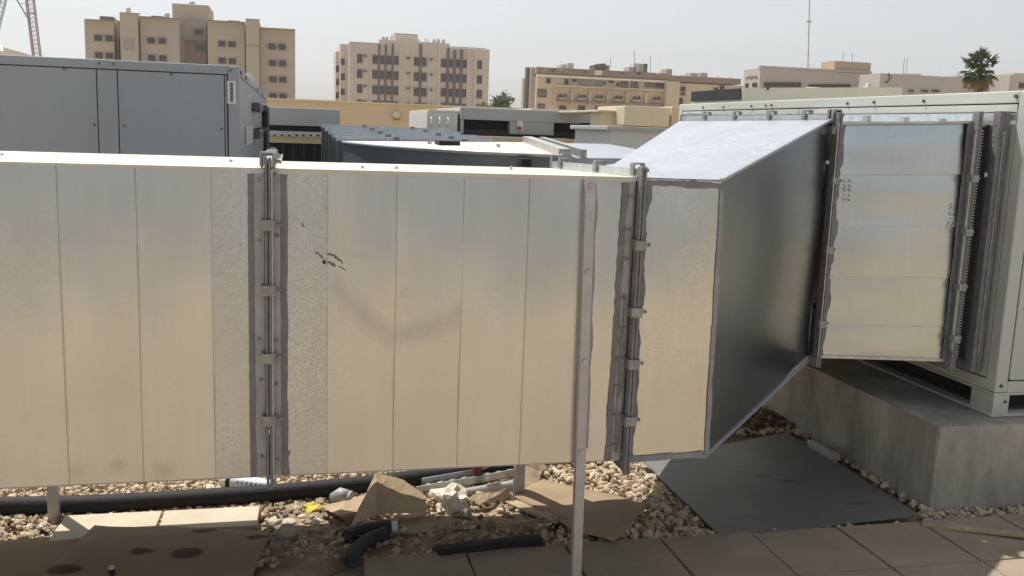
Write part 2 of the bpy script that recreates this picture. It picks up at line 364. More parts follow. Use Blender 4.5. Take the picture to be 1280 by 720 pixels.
def flange(parent, x, y0, y1, z0, z1, w=.036, m=None, half=.010, tilt=0.0, name='flange'):
    """angle-iron ring round a duct in the plane X = x"""
    m = m or M['sealant']
    mb = MB()
    for s in (-1, 1):
        xa, xb = x+s*.0015, x+s*half
        mb.box((xa, y0-w, z0-w), (xb, y0, z1+w)); mb.box((xa, y1, z0-w), (xb, y1+w, z1+w))
        mb.box((xa, y0+.0005, z0-w), (xb, y1-.0005, z0))
    o = mb.build(name, m, parent, bevel=.0015); mb = MB()
    for s in (-1, 1): mb.hexa([(x+s*.0015, y0+.0005, z1-.003), (x+s*half, y0+.0005, z1-.003), (x+s*half, y1-.0005, z1-.003-tilt), (x+s*.0015, y1-.0005, z1-.003-tilt), (x+s*.0015, y0+.0005, z1+w*.8), (x+s*half, y0+.0005, z1+w*.8), (x+s*half, y1-.0005, z1+w*.8-tilt), (x+s*.0015, y1-.0005, z1+w*.8-tilt)])
    mb.build('flange_top', M['sunlit_zinc'], parent)
    return o
def sm_dirt(p):                                     # the wiped smudge across the right-hand section
    pts = [at(418,352,YF), at(432,372,YF), at(462,402,YF), at(488,422,YF), at(530,412,YF), at(568,400,YF), at(574,388,YF)]
    d = min(((p-(a+(b-a)*max(0, min(1, (p-a).dot(b-a)/(b-a).length_squared)))).length for a, b in zip(pts, pts[1:])))
    d += .010*noise.noise(p*30)
    v = max(0, 1-d/.05)*.24
    q = (p-at(504,366,YF)).length; v = max(v, max(0, 1-q/.02)*.22)
    q = abs((p-at(440,318,YF)).z+.1*(p-at(440,318,YF)).x); 
    if 410 < 640: v = max(v, max(0, 1-q/.012)*.14 if abs((p-at(440,312,YF)).x) < .09 else 0)
    return v
def low_dirt(p):
    v = 0
    for (x, y, r) in ((95, 590, .035), (148, 582, .035), (205, 588, .045)):
        v = max(v, max(0, 1-(p-at(x, y, YF)).length/r)*.3)
    return v

def straight(name, label, x0, x1, seams, mats, dirts, hi_res=(), drop=.011, fold=.005):
    root = empty(name, ((x0+x1)/2, (YF+YB)/2, ZB), label, 'duct')
    xs = [x0]+seams+[x1]
    for i in range(len(xs)-1):
        hr = i in hi_res
        panel(root, (xs[i]+.0006, YF, ZB), (xs[i+1]-.0006, YF, ZB), (xs[i+1]-.0006, YF+R.uniform(-.002,.002), ZT), (xs[i]+.0006, YF, ZT),
              M[mats[i]], R.uniform(.000, .0055), 30 if hr else 6, 60 if hr else 12, dirts if hr else None, warp=.004)
    for x in seams:
        dx = .0
        seam(root, (x, YF-.0005, ZB+.004), (x+dx, YF-.0005, ZT-.012), (0,-1,0), R.uniform(.003,.005), .0016, M['fold'])
    top = MB(); top.grid(lambda u, v: Vector((x0+(x1-x0)*u, YF-.004+(YB-YF+.008)*v, ZT+.003-drop*v+.004*math.sin(math.pi*v)*noise.noise(Vector((u*5, v*2, x0))))), 24, 6)
    top.build('top_sheet', M['galv_top'], root)
    MB().box((x0, YF-.006, ZT-fold), (x1, YF-.0012, ZT+.002)).build('top_fold', M['galv_top'], root)
    MB().box((x0, YF, ZB-.004), (x1, YB, ZB-.0005)).build('bottom_sheet', M['galv_dark'], root)
    MB().box((x0, YB, ZB), (x1, YB+.0035, ZT-drop-.002)).build('back_sheet', M['galv_dark'], root)
    # drive cleats on the top
    for q in R.sample(range(10), 3):
        xx = x0+(x1-x0)*(q+.5)/10; yy = YF+R.uniform(.25, .8)
        MB().tube([(xx, yy, ZT-drop), (xx, yy, ZT+.006)], .006, 6).build('screw', M['zinc'], root)
    return root
d1 = straight('duct_section', 'left straight galvanised duct section running out of the frame', -2.6, XF1-.012,
              [at(78,400,YF).x-.55, at(-30,400,YF).x, at(78,400,YF).x, at(174,400,YF).x, at(266,400,YF).x], ['galv','galv','galv','galv','galv','galv_spangle'], low_dirt, (3, 4))
d2 = straight('duct_section', 'middle straight galvanised duct section with black marker scribble and smudge', XF1+.012, XF2-.012,
              [at(409,400,YF).x, at(494,400,YF).x, at(576,400,YF).x, at(656,400,YF).x, at(733,400,YF).x], ['galv_spangle','galv','galv','galv','galv','galv'], sm_dirt, (1, 2), .022, .010)
f1 = flange(d2, XF1, YF, YB, ZB, ZT, tilt=.015); 
for xx, nm in ((XF1-.028, 0), (XF1+.026, 5)):
    own = d1 if nm == 0 else d2
    MB().box((xx-.016, YF-.0036, ZB+.002), (xx+.016, YF-.002, ZT-.014)).build('angle_leg', M['angle'], own)
ragged(d1, (XF1-.052, YF-.002, ZB+.0), (XF1-.052, YF-.002, ZT-.015), (1,0,0), (0,-1,0), .020, M['sealant'], .2, 1)
ragged(d2, (XF1+.048, YF-.002, ZB+.0), (XF1+.048, YF-.002, ZT-.015), (1,0,0), (0,-1,0), .022, M['sealant'], .2, 2)
ragged(d2, (XF1+.052, YF-.003, ZB+.0), (XF1+.052, YF-.003, ZB+.08), (1,0,0), (0,-1,0), .026, M['sealant'], .8, 8)
MB().bar((XF1+.0125, YF-.030, ZB), (XF1+.0125, YF-.030, ZT), .004, .02).build('edge_strip', M['zinc'], d2)
for py in (280, 361, 445, 522): clamp(d2, (XF1, YF-.012, at(336, py, YF).z))
for yy in (YF+.02, YF+.11, YF+.3, YF+.62, YF+.95): clamp(d2, (XF1, yy, ZT+.014-.015*(yy-YF)), 'top')
clamp(d2, (XF1-.002, YF-.022, ZT+.020), 'top')
for xx in (XF1-.030, XF1+.026):
    for py in (222, 297, 425, 475, 574):
        z = at(336, py+R.uniform(-6,6), YF).z
        MB().tube([(xx+R.uniform(-.006,.006), YF-.004, z), (xx, YF-.011, z)], .0055, 6).build('screw', M['sealant_light'], d1 if xx < XF1 else d2)

# second flange, heavier sealant
f2 = flange(d2, XF2, YF, YB, ZB, ZT, w=.04, tilt=.02)
MB().box((XF2-.050, YF-.0036, ZB+.002), (XF2-.022, YF-.002, ZT-.014)).build('angle_leg', M['angle'], d2)
ragged(d2, (XF2-.064, YF-.002, ZB-.002), (XF2-.052, YF-.002, ZT-.016), (1,0,0), (0,-1,0), .022, M['sealant'], .5, 21, .012)
ragged(d2, (XF2-.036, YF-.0055, ZB+.03), (XF2-.036, YF-.0055, ZB+.60), (1,0,0), (0,-1,0), .012, M['sealant'], 1.5, 25, .012)
for py in (305, 388, 452, 522): clamp(d2, (XF2, YF-.014, at(793, py, YF).z))
for yy in (YF+.03, YF+.45, YF+.95): clamp(d2, (XF2, yy, ZT+.018-.02*(yy-YF)), 'top')
for k in range(9):
    z = ZB+.05+k*.11+R.uniform(-.02,.02)
    MB().bar((XF2-.052, YF-.008, z), (XF2-.020, YF-.008, z), .006, .006).build('screw', M['sealant'], d2)

# offset transition: rises and swings back to meet the stub
tr = empty('duct_transition', (1.8, 3.9, ZB), 'offset galvanised transition duct with a slanting side panel darkened for its reflections', 'duct')
x0 = XF2+.012; xk = at(900, 228, YF).x+.005
S0 = Vector((2.40, 4.0, .692)); S1 = Vector((2.40, 4.0, 1.803)); SB = 5.74
panel(tr, (x0, YF, ZB), (xk+.012, YF, ZB), (xk, YF, ZT-.002), (x0, YF, ZT), M['galv_warm'], .008, 8, 12, None, warp=.004)
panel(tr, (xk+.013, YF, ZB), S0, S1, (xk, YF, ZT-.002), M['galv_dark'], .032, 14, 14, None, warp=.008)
lid = MB()
def lidp(u, v):
    a = Vector((x0, YF-.004, ZT+.003)).lerp(Vector((x0, YB, ZT-.018)), v)
    b = Vector((xk, YF-.006, ZT+.001)).lerp(Vector((xk, YB+.05, ZT+.005)), v)
    c = Vector((2.40, 3.995, 1.806)).lerp(Vector((2.40, SB, 1.80)), v)
    q = .22
    p = a.lerp(b, u/q) if u <= q else b.lerp(c, (u-q)/(1-q))
    return p+Vector((0,0,.008*noise.noise(Vector((u*4, v*3, 2)))*math.sin(math.pi*v)*math.sin(math.pi*u)))
lid.grid(lidp, 18, 12); lid.build('top_sheet', M['galv_lid'], tr)
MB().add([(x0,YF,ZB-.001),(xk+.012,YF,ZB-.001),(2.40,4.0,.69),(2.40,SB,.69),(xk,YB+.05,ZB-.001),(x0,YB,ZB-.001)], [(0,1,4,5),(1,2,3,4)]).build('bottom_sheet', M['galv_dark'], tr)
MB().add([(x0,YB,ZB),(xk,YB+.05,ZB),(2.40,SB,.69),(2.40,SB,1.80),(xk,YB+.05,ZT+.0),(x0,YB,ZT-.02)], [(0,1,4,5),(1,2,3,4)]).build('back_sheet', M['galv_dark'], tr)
nsl = Vector((.7,-.7,0))
ragged(tr, (x0+.014, YF-.001, ZB), (x0+.014, YF-.001, ZT-.01), (1,0,0), (0,-1,0), .018, M['sealant'], .9, 31)
ragged(tr, (xk+.016, YF-.002, ZB+.01), (xk+.004, YF-.002, ZT-.03), (1,0,0), (0,-1,0), .016, M['sealant_light'], .4, 33)
ragged(tr, (x0, YF-.003, ZB+.004), (xk, YF-.003, ZB+.004), (0,0,1), (0,-1,0), .022, M['sealant_light'], .5, 34)
ragged(tr, (xk+.0, YF-.003, ZB+.006), (2.39, 3.99, .70), (0,0,1), nsl, .024, M['sealant_light'], .4, 35)
ragged(tr, (x0, YF-.004, ZT-.014), (xk, YF-.004, ZT-.018), (0,0,1), (0,-1,0), .022, M['sealant'], .8, 36)
MB().bar((xk, YF-.006, ZT+.002), (2.40, 3.992, 1.806), .014, .010).build('edge_fold', M['galv_lid'], tr)
MB().bar((xk+.004, YF-.008, ZB-.001), (2.395, 3.99, .688), .012, .012).build('edge_fold', M['galv_lid'], tr)

# stub duct into the air handler
st = empty('duct_stub', (2.8, 4.8, .68), 'short galvanised stub duct with horizontal seams and vertical marker writing', 'duct')
XS0, XS1 = 2.46, 3.10
def sf(x, q):                               # point on the stub front, q = 0 bottom .. 1 top
    k = (x-2.40)/(3.25-2.40)
    return Vector((x, 4.0, (.705-.04*k)*(1-q)+(1.795+.038*k)*q))
qs = [0, .142, .352, .565, .785, 1]
for i in range(5):
    mm = 'galv_stub'; lap = [.002, .004, .005, .010, .014]
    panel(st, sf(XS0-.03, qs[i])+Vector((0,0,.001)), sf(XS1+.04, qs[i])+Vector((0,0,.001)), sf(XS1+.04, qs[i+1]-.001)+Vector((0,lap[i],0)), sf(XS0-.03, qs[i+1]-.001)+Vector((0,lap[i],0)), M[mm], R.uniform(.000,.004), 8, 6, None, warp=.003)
for q in qs[1:-1]: seam(st, sf(XS0, q)+Vector((0,-.0005,0)), sf(XS1, q)+Vector((0,-.0005,0)), (0,-1,0), .005, .0018, M['fold'])
MB().add([sf(2.42,1),sf(3.16,1),(3.16,SB,1.80),(2.42,SB,1.80)], [(0,1,2,3)]).build('top_sheet', M['galv_lid'], st)
MB().add([sf(2.42,0),sf(3.16,0),(3.16,SB,.69),(2.42,SB,.69)], [(0,1,2,3)]).build('bottom_sheet', M['galv_dark'], st)
MB().box((2.42,SB,.69),(3.16,SB+.003,1.80)).build('back_sheet', M['galv_dark'], st)
MB().bar(sf(XS0,1)+Vector((0,-.004,-.004)), sf(XS1+.05,1)+Vector((0,-.004,-.004)), .01, .012).build('top_fold', M['zinc'], st)
MB().bar(sf(XS0,0)+Vector((0,-.004,.0)), sf(XS1+.05,0)+Vector((0,-.004,.0)), .008, .014).build('bottom_fold', M['zinc'], st)
def ring(parent, x, w, m, half=.012, y0=4.0, name='flange'):
    a = sf(x, 0); b = sf(x, 1)
    return flange(parent, x, y0, SB, a.z, b.z, w, m, half, name=name)
ring(tr, 2.43, .045, M['sealant'])
MB().box((2.372, 3.994, sf(2.4,0).z+.01), (2.392, 3.999, sf(2.4,1).z-.01)).build('angle_leg', M['zinc'], tr)
MB().bar((2.4165, 3.949, sf(2.4,0).z+.02), (2.4165, 3.949, sf(2.4,1).z), .004, .012).build('edge_strip', M['zinc'], tr)
ragged(st, sf(2.463,0)+Vector((0,-.002,0)), sf(2.463,1)+Vector((0,-.002,0)), (1,0,0), (0,-1,0), .034, M['sealant'], .6, 41, .014)
for q in (.76, .47, .15): clamp(st, sf(2.43,q)+Vector((0,-.018,0)))
ring(st, 3.16, .045, M['sealant'])
ragged(st, sf(3.137,0)+Vector((0,-.002,0)), sf(3.137,1)+Vector((0,-.002,0)), (1,0,0), (0,-1,0), .026, M['sealant'], .35, 43, .014)
MB().bar(sf(3.143,.05)+Vector((0,-.040,0)), sf(3.143,.95)+Vector((0,-.040,0)), .005, .012).build('edge_strip', M['zinc'], st)
for q in (.77, .55, .32, .1): clamp(st, sf(3.16,q)+Vector((0,-.02,0)))
for yy in (4.0, 4.02, 4.25, 4.6, 5.0, 5.4): clamp(st, (2.43, yy, 1.822), 'top')
for xx in (2.62, 2.82, 3.02): MB().box((xx-.012, 4.03, 1.80+.01*(xx-2.4)), (xx+.012, 4.06, 1.835)).build('cleat', M['zinc'], st)
# back rail seen over the stub
MB().bar((2.44, SB-.01, 1.835), (3.16, SB-.01, 1.835), .03, .03).build('rear_rail', M['zinc'], st)
# flexible canvas collar
fc = empty('canvas_connector', (3.24, 4.8, .68), 'black canvas flexible connector between stub duct and air handler', 'connector')
mb = MB()
prof = [(3.175,0),(3.195,.012),(3.215,.004),(3.235,.014),(3.262,0)]
loop = lambda x, i: [Vector((x, 4.0+i, sf(x,0).z+i)), Vector((x, SB-i, sf(x,0).z+i)), Vector((x, SB-i, sf(x,1).z-i)), Vector((x, 4.0+i, sf(x,1).z-i))]
vs_ = []
for x, i in prof: vs_ += loop(x, i+.015)
mb.add(vs_, [(k*4+j, k*4+(j+1) % 4, k*4+4+(j+1) % 4, k*4+4+j) for k in range(4) for j in range(4)])
mb.build('sleeve', M['canvas'], fc)
mb = MB()
for k in range(78):
    z = sf(3.17,0).z+.02+k*.0142
    mb.box((3.176, 3.957, z), (3.184, 3.960, z+.006))
mb.build('crimp_strip', M['angle'], fc)['kind'] = 'stuff'
ring(fc, 3.292, .045, M['sealant'], .028)
MB().bar(sf(3.288,.04)+Vector((0,-.050,0)), sf(3.288,.96)+Vector((0,-.050,0)), .006, .010).build('edge_strip', M['zinc'], fc)
for q in (.95, .6, .35, .12): MB().tube([sf(3.285,q)+Vector((0,-.045,0)), sf(3.285,q)+Vector((0,-.058,0))], .009, 6).build('bolt', M['sealant_light'], fc)

# marker handwriting, thin ink strokes lying on the sheet
def scrawl(parent, strokes, Y, w=.0035, name='marker_writing'):
    mb = MB()
    for s in strokes:
        p = [at(x, y, Y) for x, y in s]
        for a, b in zip(p, p[1:]): mb.bar(Vector((a.x, Y, a.z)), Vector((b.x, Y, b.z)), w, .0012, up=(0,-1,0))
    return mb.build(name, M['ink'], parent)
scrawl(d2, [[(394,315),(399,318),(404,323)], [(404,328),(407,326),(404,328),(406,330)], [(409,319),(412,318),(415,320),(418,319),(420,323)], [(418,323),(421,322),(423,326)], [(422,325),(426,326),(428,330)],
            [(409,329),(412,328),(414,331),(417,329)], [(415,333),(418,331),(419,334)]], YF-.0105, .0027)
scrawl(d2, [[(404,327),(407,327)], [(404,328.5),(407,328.5)]], YF-.0105, .007)
scrawl(d2, [[(424,333),(432,338)]], YF-.0105, .0015)
scrawl(d2, [[(377,279),(378,282),(380,283)]], YF-.0105, .003)
scrawl(st, [[(1063,224),(1060,226),(1064,228)], [(1060,230),(1064,233)], [(1063,233),(1059,236),(1063,238),(1060,240)], [(1060,243),(1062,246)], [(1058,248),(1062,250),(1059,252)]], 3.986, .003)
scrawl(st, [[(1196,255),(1193,258),(1196,260),(1192,263)], [(1195,265),(1191,268),(1195,270)], [(1192,273),(1194,274)], [(1189,277),(1192,279),(1188,282),(1191,285)], [(1182,285),(1183,286)]], 3.986, .0034)

# ------------------------------------------------------------------ supports
def bolts(root, pts, m=M['zinc']):
    for p in pts: MB().tube([p, Vector(p)+Vector((0,-.008,0))], .010, 6).build('bolt', m, root)
po = empty('support_post', (1.02, YF-.02, .03), 'tall grey angle iron post bolted up the front of the duct', 'post')
zt = at(740, 221, YF-.03).z
PX = at(738, 225, YF-.03).x
mb = MB(); e = .004
mb.hexa([(PX+.006,YF-.034,.034),(PX+.038,YF-.034,.034),(PX+.038,YF-.030,.034),(PX+.006,YF-.030,.034),(PX-.016,YF-.034,zt),(PX+.018,YF-.034,zt),(PX+.018,YF-.030,zt),(PX-.016,YF-.030,zt)])
mb.build('front_leg', M['steel_post'], po)
MB().hexa([(PX+.006,YF-.0295,.034),(PX+.010,YF-.0295,.034),(PX+.010,YF-.003,.034),(PX+.006,YF-.003,.034),(PX-.016,YF-.0295,zt),(PX-.012,YF-.0295,zt),(PX-.012,YF-.003,zt),(PX-.016,YF-.003,zt)]).build('side_leg', M['angle'], po)
MB().box((PX-.04, YF-.07, .029), (PX+.09, YF+.02, .034)).build('base_plate', M['steel_post'], po)
bolts(po, [Vector((PX+.001+.021*(1-(at(736,y,YF-.03).z)/1.57), YF-.034, at(736,y,YF-.034).z)) for y in (232, 340, 452, 565)])
ragged(d2, (PX+.040, YF-.006, ZB+.05), (PX+.026, YF-.006, ZT-.02), (1,0,0), (0,-1,0), .014, mat('thin sealant smear', (.40,.375,.345), .6, .4, .1, 12), .5, 52)
def rear_leg(px, py, m, label, w=.045, plate=True):
    b = gz(px, py, .02)
    r_ = empty('steel_post', (b.x, b.y, 0), label, 'support post', 'posts under the rear edge of the duct')
    MB().box((b.x-w/2, b.y-w/2, .012), (b.x+w/2, b.y+w/2, ZB-.0045)).build('post', m, r_, bevel=.003)
    if plate: MB().box((b.x-.10, b.y-.06, .004), (b.x+.10, b.y+.07, .012)).build('base_plate', M['zinc'], r_, bevel=.001)
rear_leg(68, 648, M['steel_post'], 'grey square leg rising by the pale slab under the left duct section', .042)
rear_leg(648, 619, M['steel_post'], 'grey square leg beside the cable tray under the middle duct section', .046)
rear_leg(596, 604, M['red'], 'dark red leg standing in front of the black pipe', .042, False)

# ------------------------------------------------------------------ plinth and right-hand air handler
pl = empty('plinth', (4.5, 6, 0), 'low concrete plinth carrying the right air handler', 'plinth')
def plinth_mesh():
    x0, x1, y0, y1, z1 = 2.94, 7.2, 3.73, 8.4, .42
    mb = MB()
    sd = 3
    # rough cast faces with chipped arris
    def left(u, v):
        y = y1+(y0-y1)*u; z = z1*v
        c = max(0, (v-.9)*10)*.012*abs(noise.noise(Vector((y*6, 1, 2))))+max(0,(u-.985)*66)*.02*abs(noise.noise(Vector((z*12, 5, 2))))
        return Vector((x0+.010*noise.noise(Vector((y*1.3, z*4, sd)))*(1 if 0 < v < 1 else .6)+c, y, z-(c*.7 if v > .9 else 0)))
    mb.grid(left, 120, 16)
    def front(u, v):
        x = x0+(x1-x0)*u; z = z1*v
        c = max(0, (v-.92)*12)*.012*abs(noise.noise(Vector((x*7, 9, 2))))+max(0,(.012-u)*80)*.02*abs(noise.noise(Vector((z*12, 5, 2))))
        return Vector((x, y0+.006*noise.noise(Vector((x*2, z*5, sd+4)))+c, z))
    mb.grid(front, 120, 16)
    mb.add([(x0+.004,y0+.004,z1-.003),(x1,y0+.004,z1-.003),(x1,y1,z1-.003),(x0+.004,y1,z1-.003)], [(0,1,2,3)])
    mb.add([(x1,y0,0),(x1,y1,0),(x1,y1,z1),(x1,y0,z1)], [(0,1,2,3)])
    return mb
plinth_mesh().build('block', M['concrete'], pl)
def ahu(name, label, x0, x1, y0, y1, zb, zt, m, cuts_x, cuts_y, base=True):
    r_ = empty(name, ((x0+x1)/2, (y0+y1)/2, zb), label, 'air handler')
    b = .115 if base else 0
    core = MB().box((x0+.012, y0+.012, zb+b+.012), (x1-.012, y1-.012, zt-.012)); core.build('core', M['gasket'], r_)
    # frame posts, rails
    fr = []
    for (x, y) in ((x0, y0), (x1-.07, y0), (x0, y1-.07), (x1-.07, y1-.07)):
        MB().box((x, y, zb+b+.001), (x+.07, y+.07, zt-.001)).build('corner_post', m, r_, bevel=.006)
    for z in (zb+b, zt-.055):
        MB().box((x0+.0705, y0, z), (x1-.0705, y0+.05, z+.055)).build('rail', m, r_, bevel=.004)
        MB().box((x0+.0705, y1-.05, z), (x1-.0705, y1, z+.055)).build('rail', m, r_, bevel=.004)
        MB().box((x0+.0015, y0+.0705, z), (x0+.05, y1-.0705, z+.055)).build('rail', m, r_, bevel=.004)
        MB().box((x1-.05, y0+.0705, z), (x1-.0015, y1-.0705, z+.055)).build('rail', m, r_, bevel=.004)
    MB().box((x0+.01, y0+.01, zt-.008), (x1-.01, y1-.01, zt+.002)).build('roof', m, r_, bevel=.002)
    z0, z1 = zb+b+.061, zt-.061
    xs = [x0+.076]+cuts_x+[x1-.076]
    for a, c in zip(xs, xs[1:]):
        MB().box((a+.003, y0+.003, z0), (c-.003, y0+.03, z1)).build('panel', m, r_, bevel=.003)
        MB().box((a+.003, y1-.03, z0), (c-.003, y1-.003, z1)).build('panel', m, r_, bevel=.003)
    ys = [y0+.076]+cuts_y+[y1-.076]
    for a, c in zip(ys, ys[1:]):
        MB().box((x0+.004, a+.003, z0), (x0+.03, c-.003, z1)).build('panel', m, r_, bevel=.003)
        MB().box((x1-.03, a+.003, z0), (x1-.004, c-.003, z1)).build('panel', m, r_, bevel=.003)
    if base:
        MB().box((x0+.1, y0+.1, zb+.02), (x1-.1, y1-.1, zb+b)).build('base_infill', M['hole'], r_)
        for (p, q) in (((x0-.02,y0-.02,zb),(x0+.05,y1,zb+.014)), ((x0+.051,y0-.02,zb),(x1,y0+.05,zb+.014)),
                       ((x0+.002,y0+.002,zb+b-.014),(x0+.05,y1,zb+b-.001)), ((x0+.051,y0+.002,zb+b-.014),(x1,y0+.05,zb+b-.001))):
            MB().box(p, q).build('base_channel', m, r_, bevel=.002)
        MB().box((x0+.002,y0+.002,zb+.0145),(x0+.09,y0+.03,zb+b-.0145)).build('corner_gusset', m, r_)
        MB().box((x0+.002,y0+.031,zb+.0145),(x0+.012,y0+.16,zb+b-.0145)).build('corner_gusset', m, r_)
    return r_
ar = ahu('air_handler', 'pale green grey air handler on the concrete plinth at the right edge', 3.333, 6.9, 3.86, 8.0, .42, 1.975, M['ahu_cream'], [4.4, 5.6], [5.95])
def screw(parent, p, n, r_=.012, m=None):
    r_ *= .7; m = m or M['bolt']
    p = Vector(p); n = Vector(n)
    return MB().tube([p, p+n*.008], r_, 8).build('screw', m or M['hole'], parent)
for px in (880, 905, 940, 958, 965, 1060, 1093, 1155, 1270):
    q = at(px, 120, 1); d = ray(px, 0); Y = None
    # where that line of sight meets the side face
    for z in (1.945,):
        dd = ray(px, 127); X = 3.333; t_ = X/dd.x; yy = dd.y*t_
        if 3.9 < yy < 7.9: screw(ar, (3.333, yy, z+R.uniform(-.006,.006)), (-1,0,0), .012 if px != 1270 else .014)
MB().box((3.327, 3.94, 1.872), (3.3335, 7.93, 1.878)).build('gasket', M['gasket'], ar)
screw(ar, (3.366, 3.86, .57), (0,-1,0)); screw(ar, (3.343, 3.90, .60), (-1,0,0)); screw(ar, (3.41, 3.86, .60), (0,-1,0), .006); screw(ar, (3.40,3.862,.49),(0,-1,0), .01)
MB().tube([(3.45,3.862,.95),(3.45,3.853,.95)], .008, 8).build('screw', M['zinc'], ar)

# ------------------------------------------------------------------ things on the ground
add_stains(M['galv_sheet'], [(2.1,4.2,.22,.10),(2.35,4.05,.12,.05),(2.5,3.8,.2,.05),(2.2,4.55,.3,.08),(2.65,4.3,.10,.2),(2.05,3.9,.06,.12),(2.45,4.4,.05,.03),(2.3,4.33,.05,.03)], (.42,.40,.35), .3, .9)
add_stains(M['galv_sheet'], [(2.25,4.28,.035,.02),(2.33,4.2,.04,.02),(2.42,4.12,.045,.02),(2.62,3.82,.07,.02)], (.12,.12,.12), .5, .8)
sheet = MB()
cs = [gz(903,672,.03), gz(800,573,.03), gz(985,541,.04), gz(1149,643,.03)]
sheet.grid(lambda u, v: (cs[0].lerp(cs[3], u)).lerp(cs[1].lerp(cs[2], u), v)+Vector((0,0,.008*noise.noise(Vector((u*3, v*3, 1))))), 14, 14)
loopp = [sheet.v[i] for i in list(range(15))+[14+15*k for k in range(1,15)]+[210+k for k in range(13,-1,-1)]+[15*k for k in range(13,0,-1)]]
n_ = len(loopp); sheet.add([p.copy() for p in loopp]+[p-Vector((0,0,.006)) for p in loopp], [(i, (i+1) % n_, (i+1) % n_+n_, i+n_) for i in range(n_)])
sheet.build('zinc_sheet', M['galv_sheet'], label='flat dull zinc sheet lying in front of the concrete plinth', cat='metal sheet')
def poly_sheet(name, px, z, m, label, cat, thick=.005, curl=.012, sub=5, group=None):
    pts = [gz(x, y, z) for x, y in px]
    bm = bmesh.new(); vs_ = [bm.verts.new(p) for p in pts]; f = bm.faces.new(vs_)
    bmesh.ops.triangulate(bm, faces=[f]); bmesh.ops.subdivide_edges(bm, edges=bm.edges[:], cuts=sub, use_grid_fill=True)
    c = sum(pts, Vector())/len(pts)
    for v in bm.verts: v.co.z += curl*(noise.noise(v.co*4)+.5*noise.noise(v.co*11))+curl*.9
    bmesh.ops.recalc_face_normals(bm, faces=bm.faces)
    me = bpy.data.meshes.new(name); bm.to_mesh(me); bm.free(); me.materials.append(m)
    for p in me.polygons: p.use_smooth = True
    o = bpy.data.objects.new(name, me); col.objects.link(o)
    q = o.modifiers.new('thick', 'SOLIDIFY'); q.thickness = thick; q.offset = 0
    return tag(o, label, cat, group)
s1 = gz(178,693,.05); s2 = gz(232,695,.05); s3 = gz(255,667,.05); s4 = gz(322,674,.05); s5 = gz(82,716,.05); s6 = gz(280,705,.05)
add_stains(M['card_stain'], [(s1.x,s1.y,.045,.028),(s2.x,s2.y,.065,.045),(s3.x,s3.y,.05,.022),(s4.x,s4.y,.05,.02),(s5.x,s5.y,.07,.04)], (.075,.028,.012))
poly_sheet('cardboard_sheet', [(118,660),(225,662),(338,666),(318,716),(310,745),(30,745)], .05, M['card_stain'], 'brown cardboard sheet with dark rust stains at the lower left', 'cardboard', .006, .008)
poly_sheet('cardboard_sheet', [(-70,684),(0,681),(102,673),(118,690),(60,750),(-90,750)], .022, M['card'], 'plain brown cardboard flap in the lower left corner', 'cardboard', .006, .01)
poly_sheet('cardboard_sheet', [(677,602),(718,611),(764,620),(809,636),(790,660),(767,682),(720,671),(690,650),(642,626)], .02, M['card'], 'brown cardboard sheet on gravel behind the tall post', 'cardboard', .005, .016)
def loose_slab(a, b, c, d, label, t=.028):
    z = .045
    p = [gz(*q, z) for q in (a, b, c, d)]
    mb = MB().hexa([q-Vector((0,0,t)) for q in p]+p)
    return mb.build('loose_slab', M['slab_pale'], bevel=.004, label=label, cat='paving slab', group='loose pale slabs')  # ordinary paving slabs, their sunlit paleness put into the colour
loose_slab((60,676), (192,664), (203,638), (82,644), 'pale loose slab behind the rust stained cardboard, at the grey leg')
loose_slab((197,664), (321,656), (325,632), (206,638), 'pale loose slab behind the rust stained cardboard, right of its twin')

# pipe and tray
def pix(pts, z): return [gz(x, y, z) for x, y in pts]
def smooth(pts, k=6):
    o = []
    for i in range(len(pts)-1):
        p0, p1, p2, p3 = pts[max(i-1,0)], pts[i], pts[i+1], pts[min(i+2,len(pts)-1)]
        for j in range(k):
            t = j/k; o.append(.5*((2*p1)+(p2-p0)*t+(2*p0-5*p1+4*p2-p3)*t*t+(3*p1-p0-3*p2+p3)*t**3))
    return o+[pts[-1]]
pp = smooth(pix([(-160,636),(0,633),(120,630),(260,622),(380,613),(470,604),(560,592),(650,578),(760,560),(900,535)], .05))
MB().tube(pp, .041, 14).build('insulated_pipe', M['black'], label='long black insulated pipe lying on the gravel under the duct', cat='pipe')
p2 = smooth(pix([(520,613),(570,604),(620,595),(662,586)], .05))
ct = empty('cable_tray', p2[0], 'galvanised perforated cable tray leading under the duct', 'cable tray')
side = Vector((.35, .9, 0)).normalized()*.07
for s in (0, 1):
    mb = MB()
    for a, b in zip(p2, p2[1:]): mb.bar(a+side*s*1.6, b+side*s*1.6, .006, .035)
    mb.build('tray_rail', M['zinc'], ct)
MB().add([q-Vector((0,0,.015)) for a in (p2[0], p2[-1]) for q in (a, a+side*1.6)], [(0,1,3,2)]).build('tray_bed', M['sealant'], ct)
for k in range(9):
    a = p2[0].lerp(p2[-1], (k+.6)/9.6)
    MB().bar(a-Vector((0,0,.008)), a+side*1.6-Vector((0,0,.008)), .02, .004).build('rung', M['zinc'], ct)
p3 = pix([(548,622),(600,613),(640,606)], .03)
MB().tube(smooth(p3), .022, 12).build('conduit', M['grey_plastic'], label='short grey plastic conduit beside the cable tray', cat='conduit')

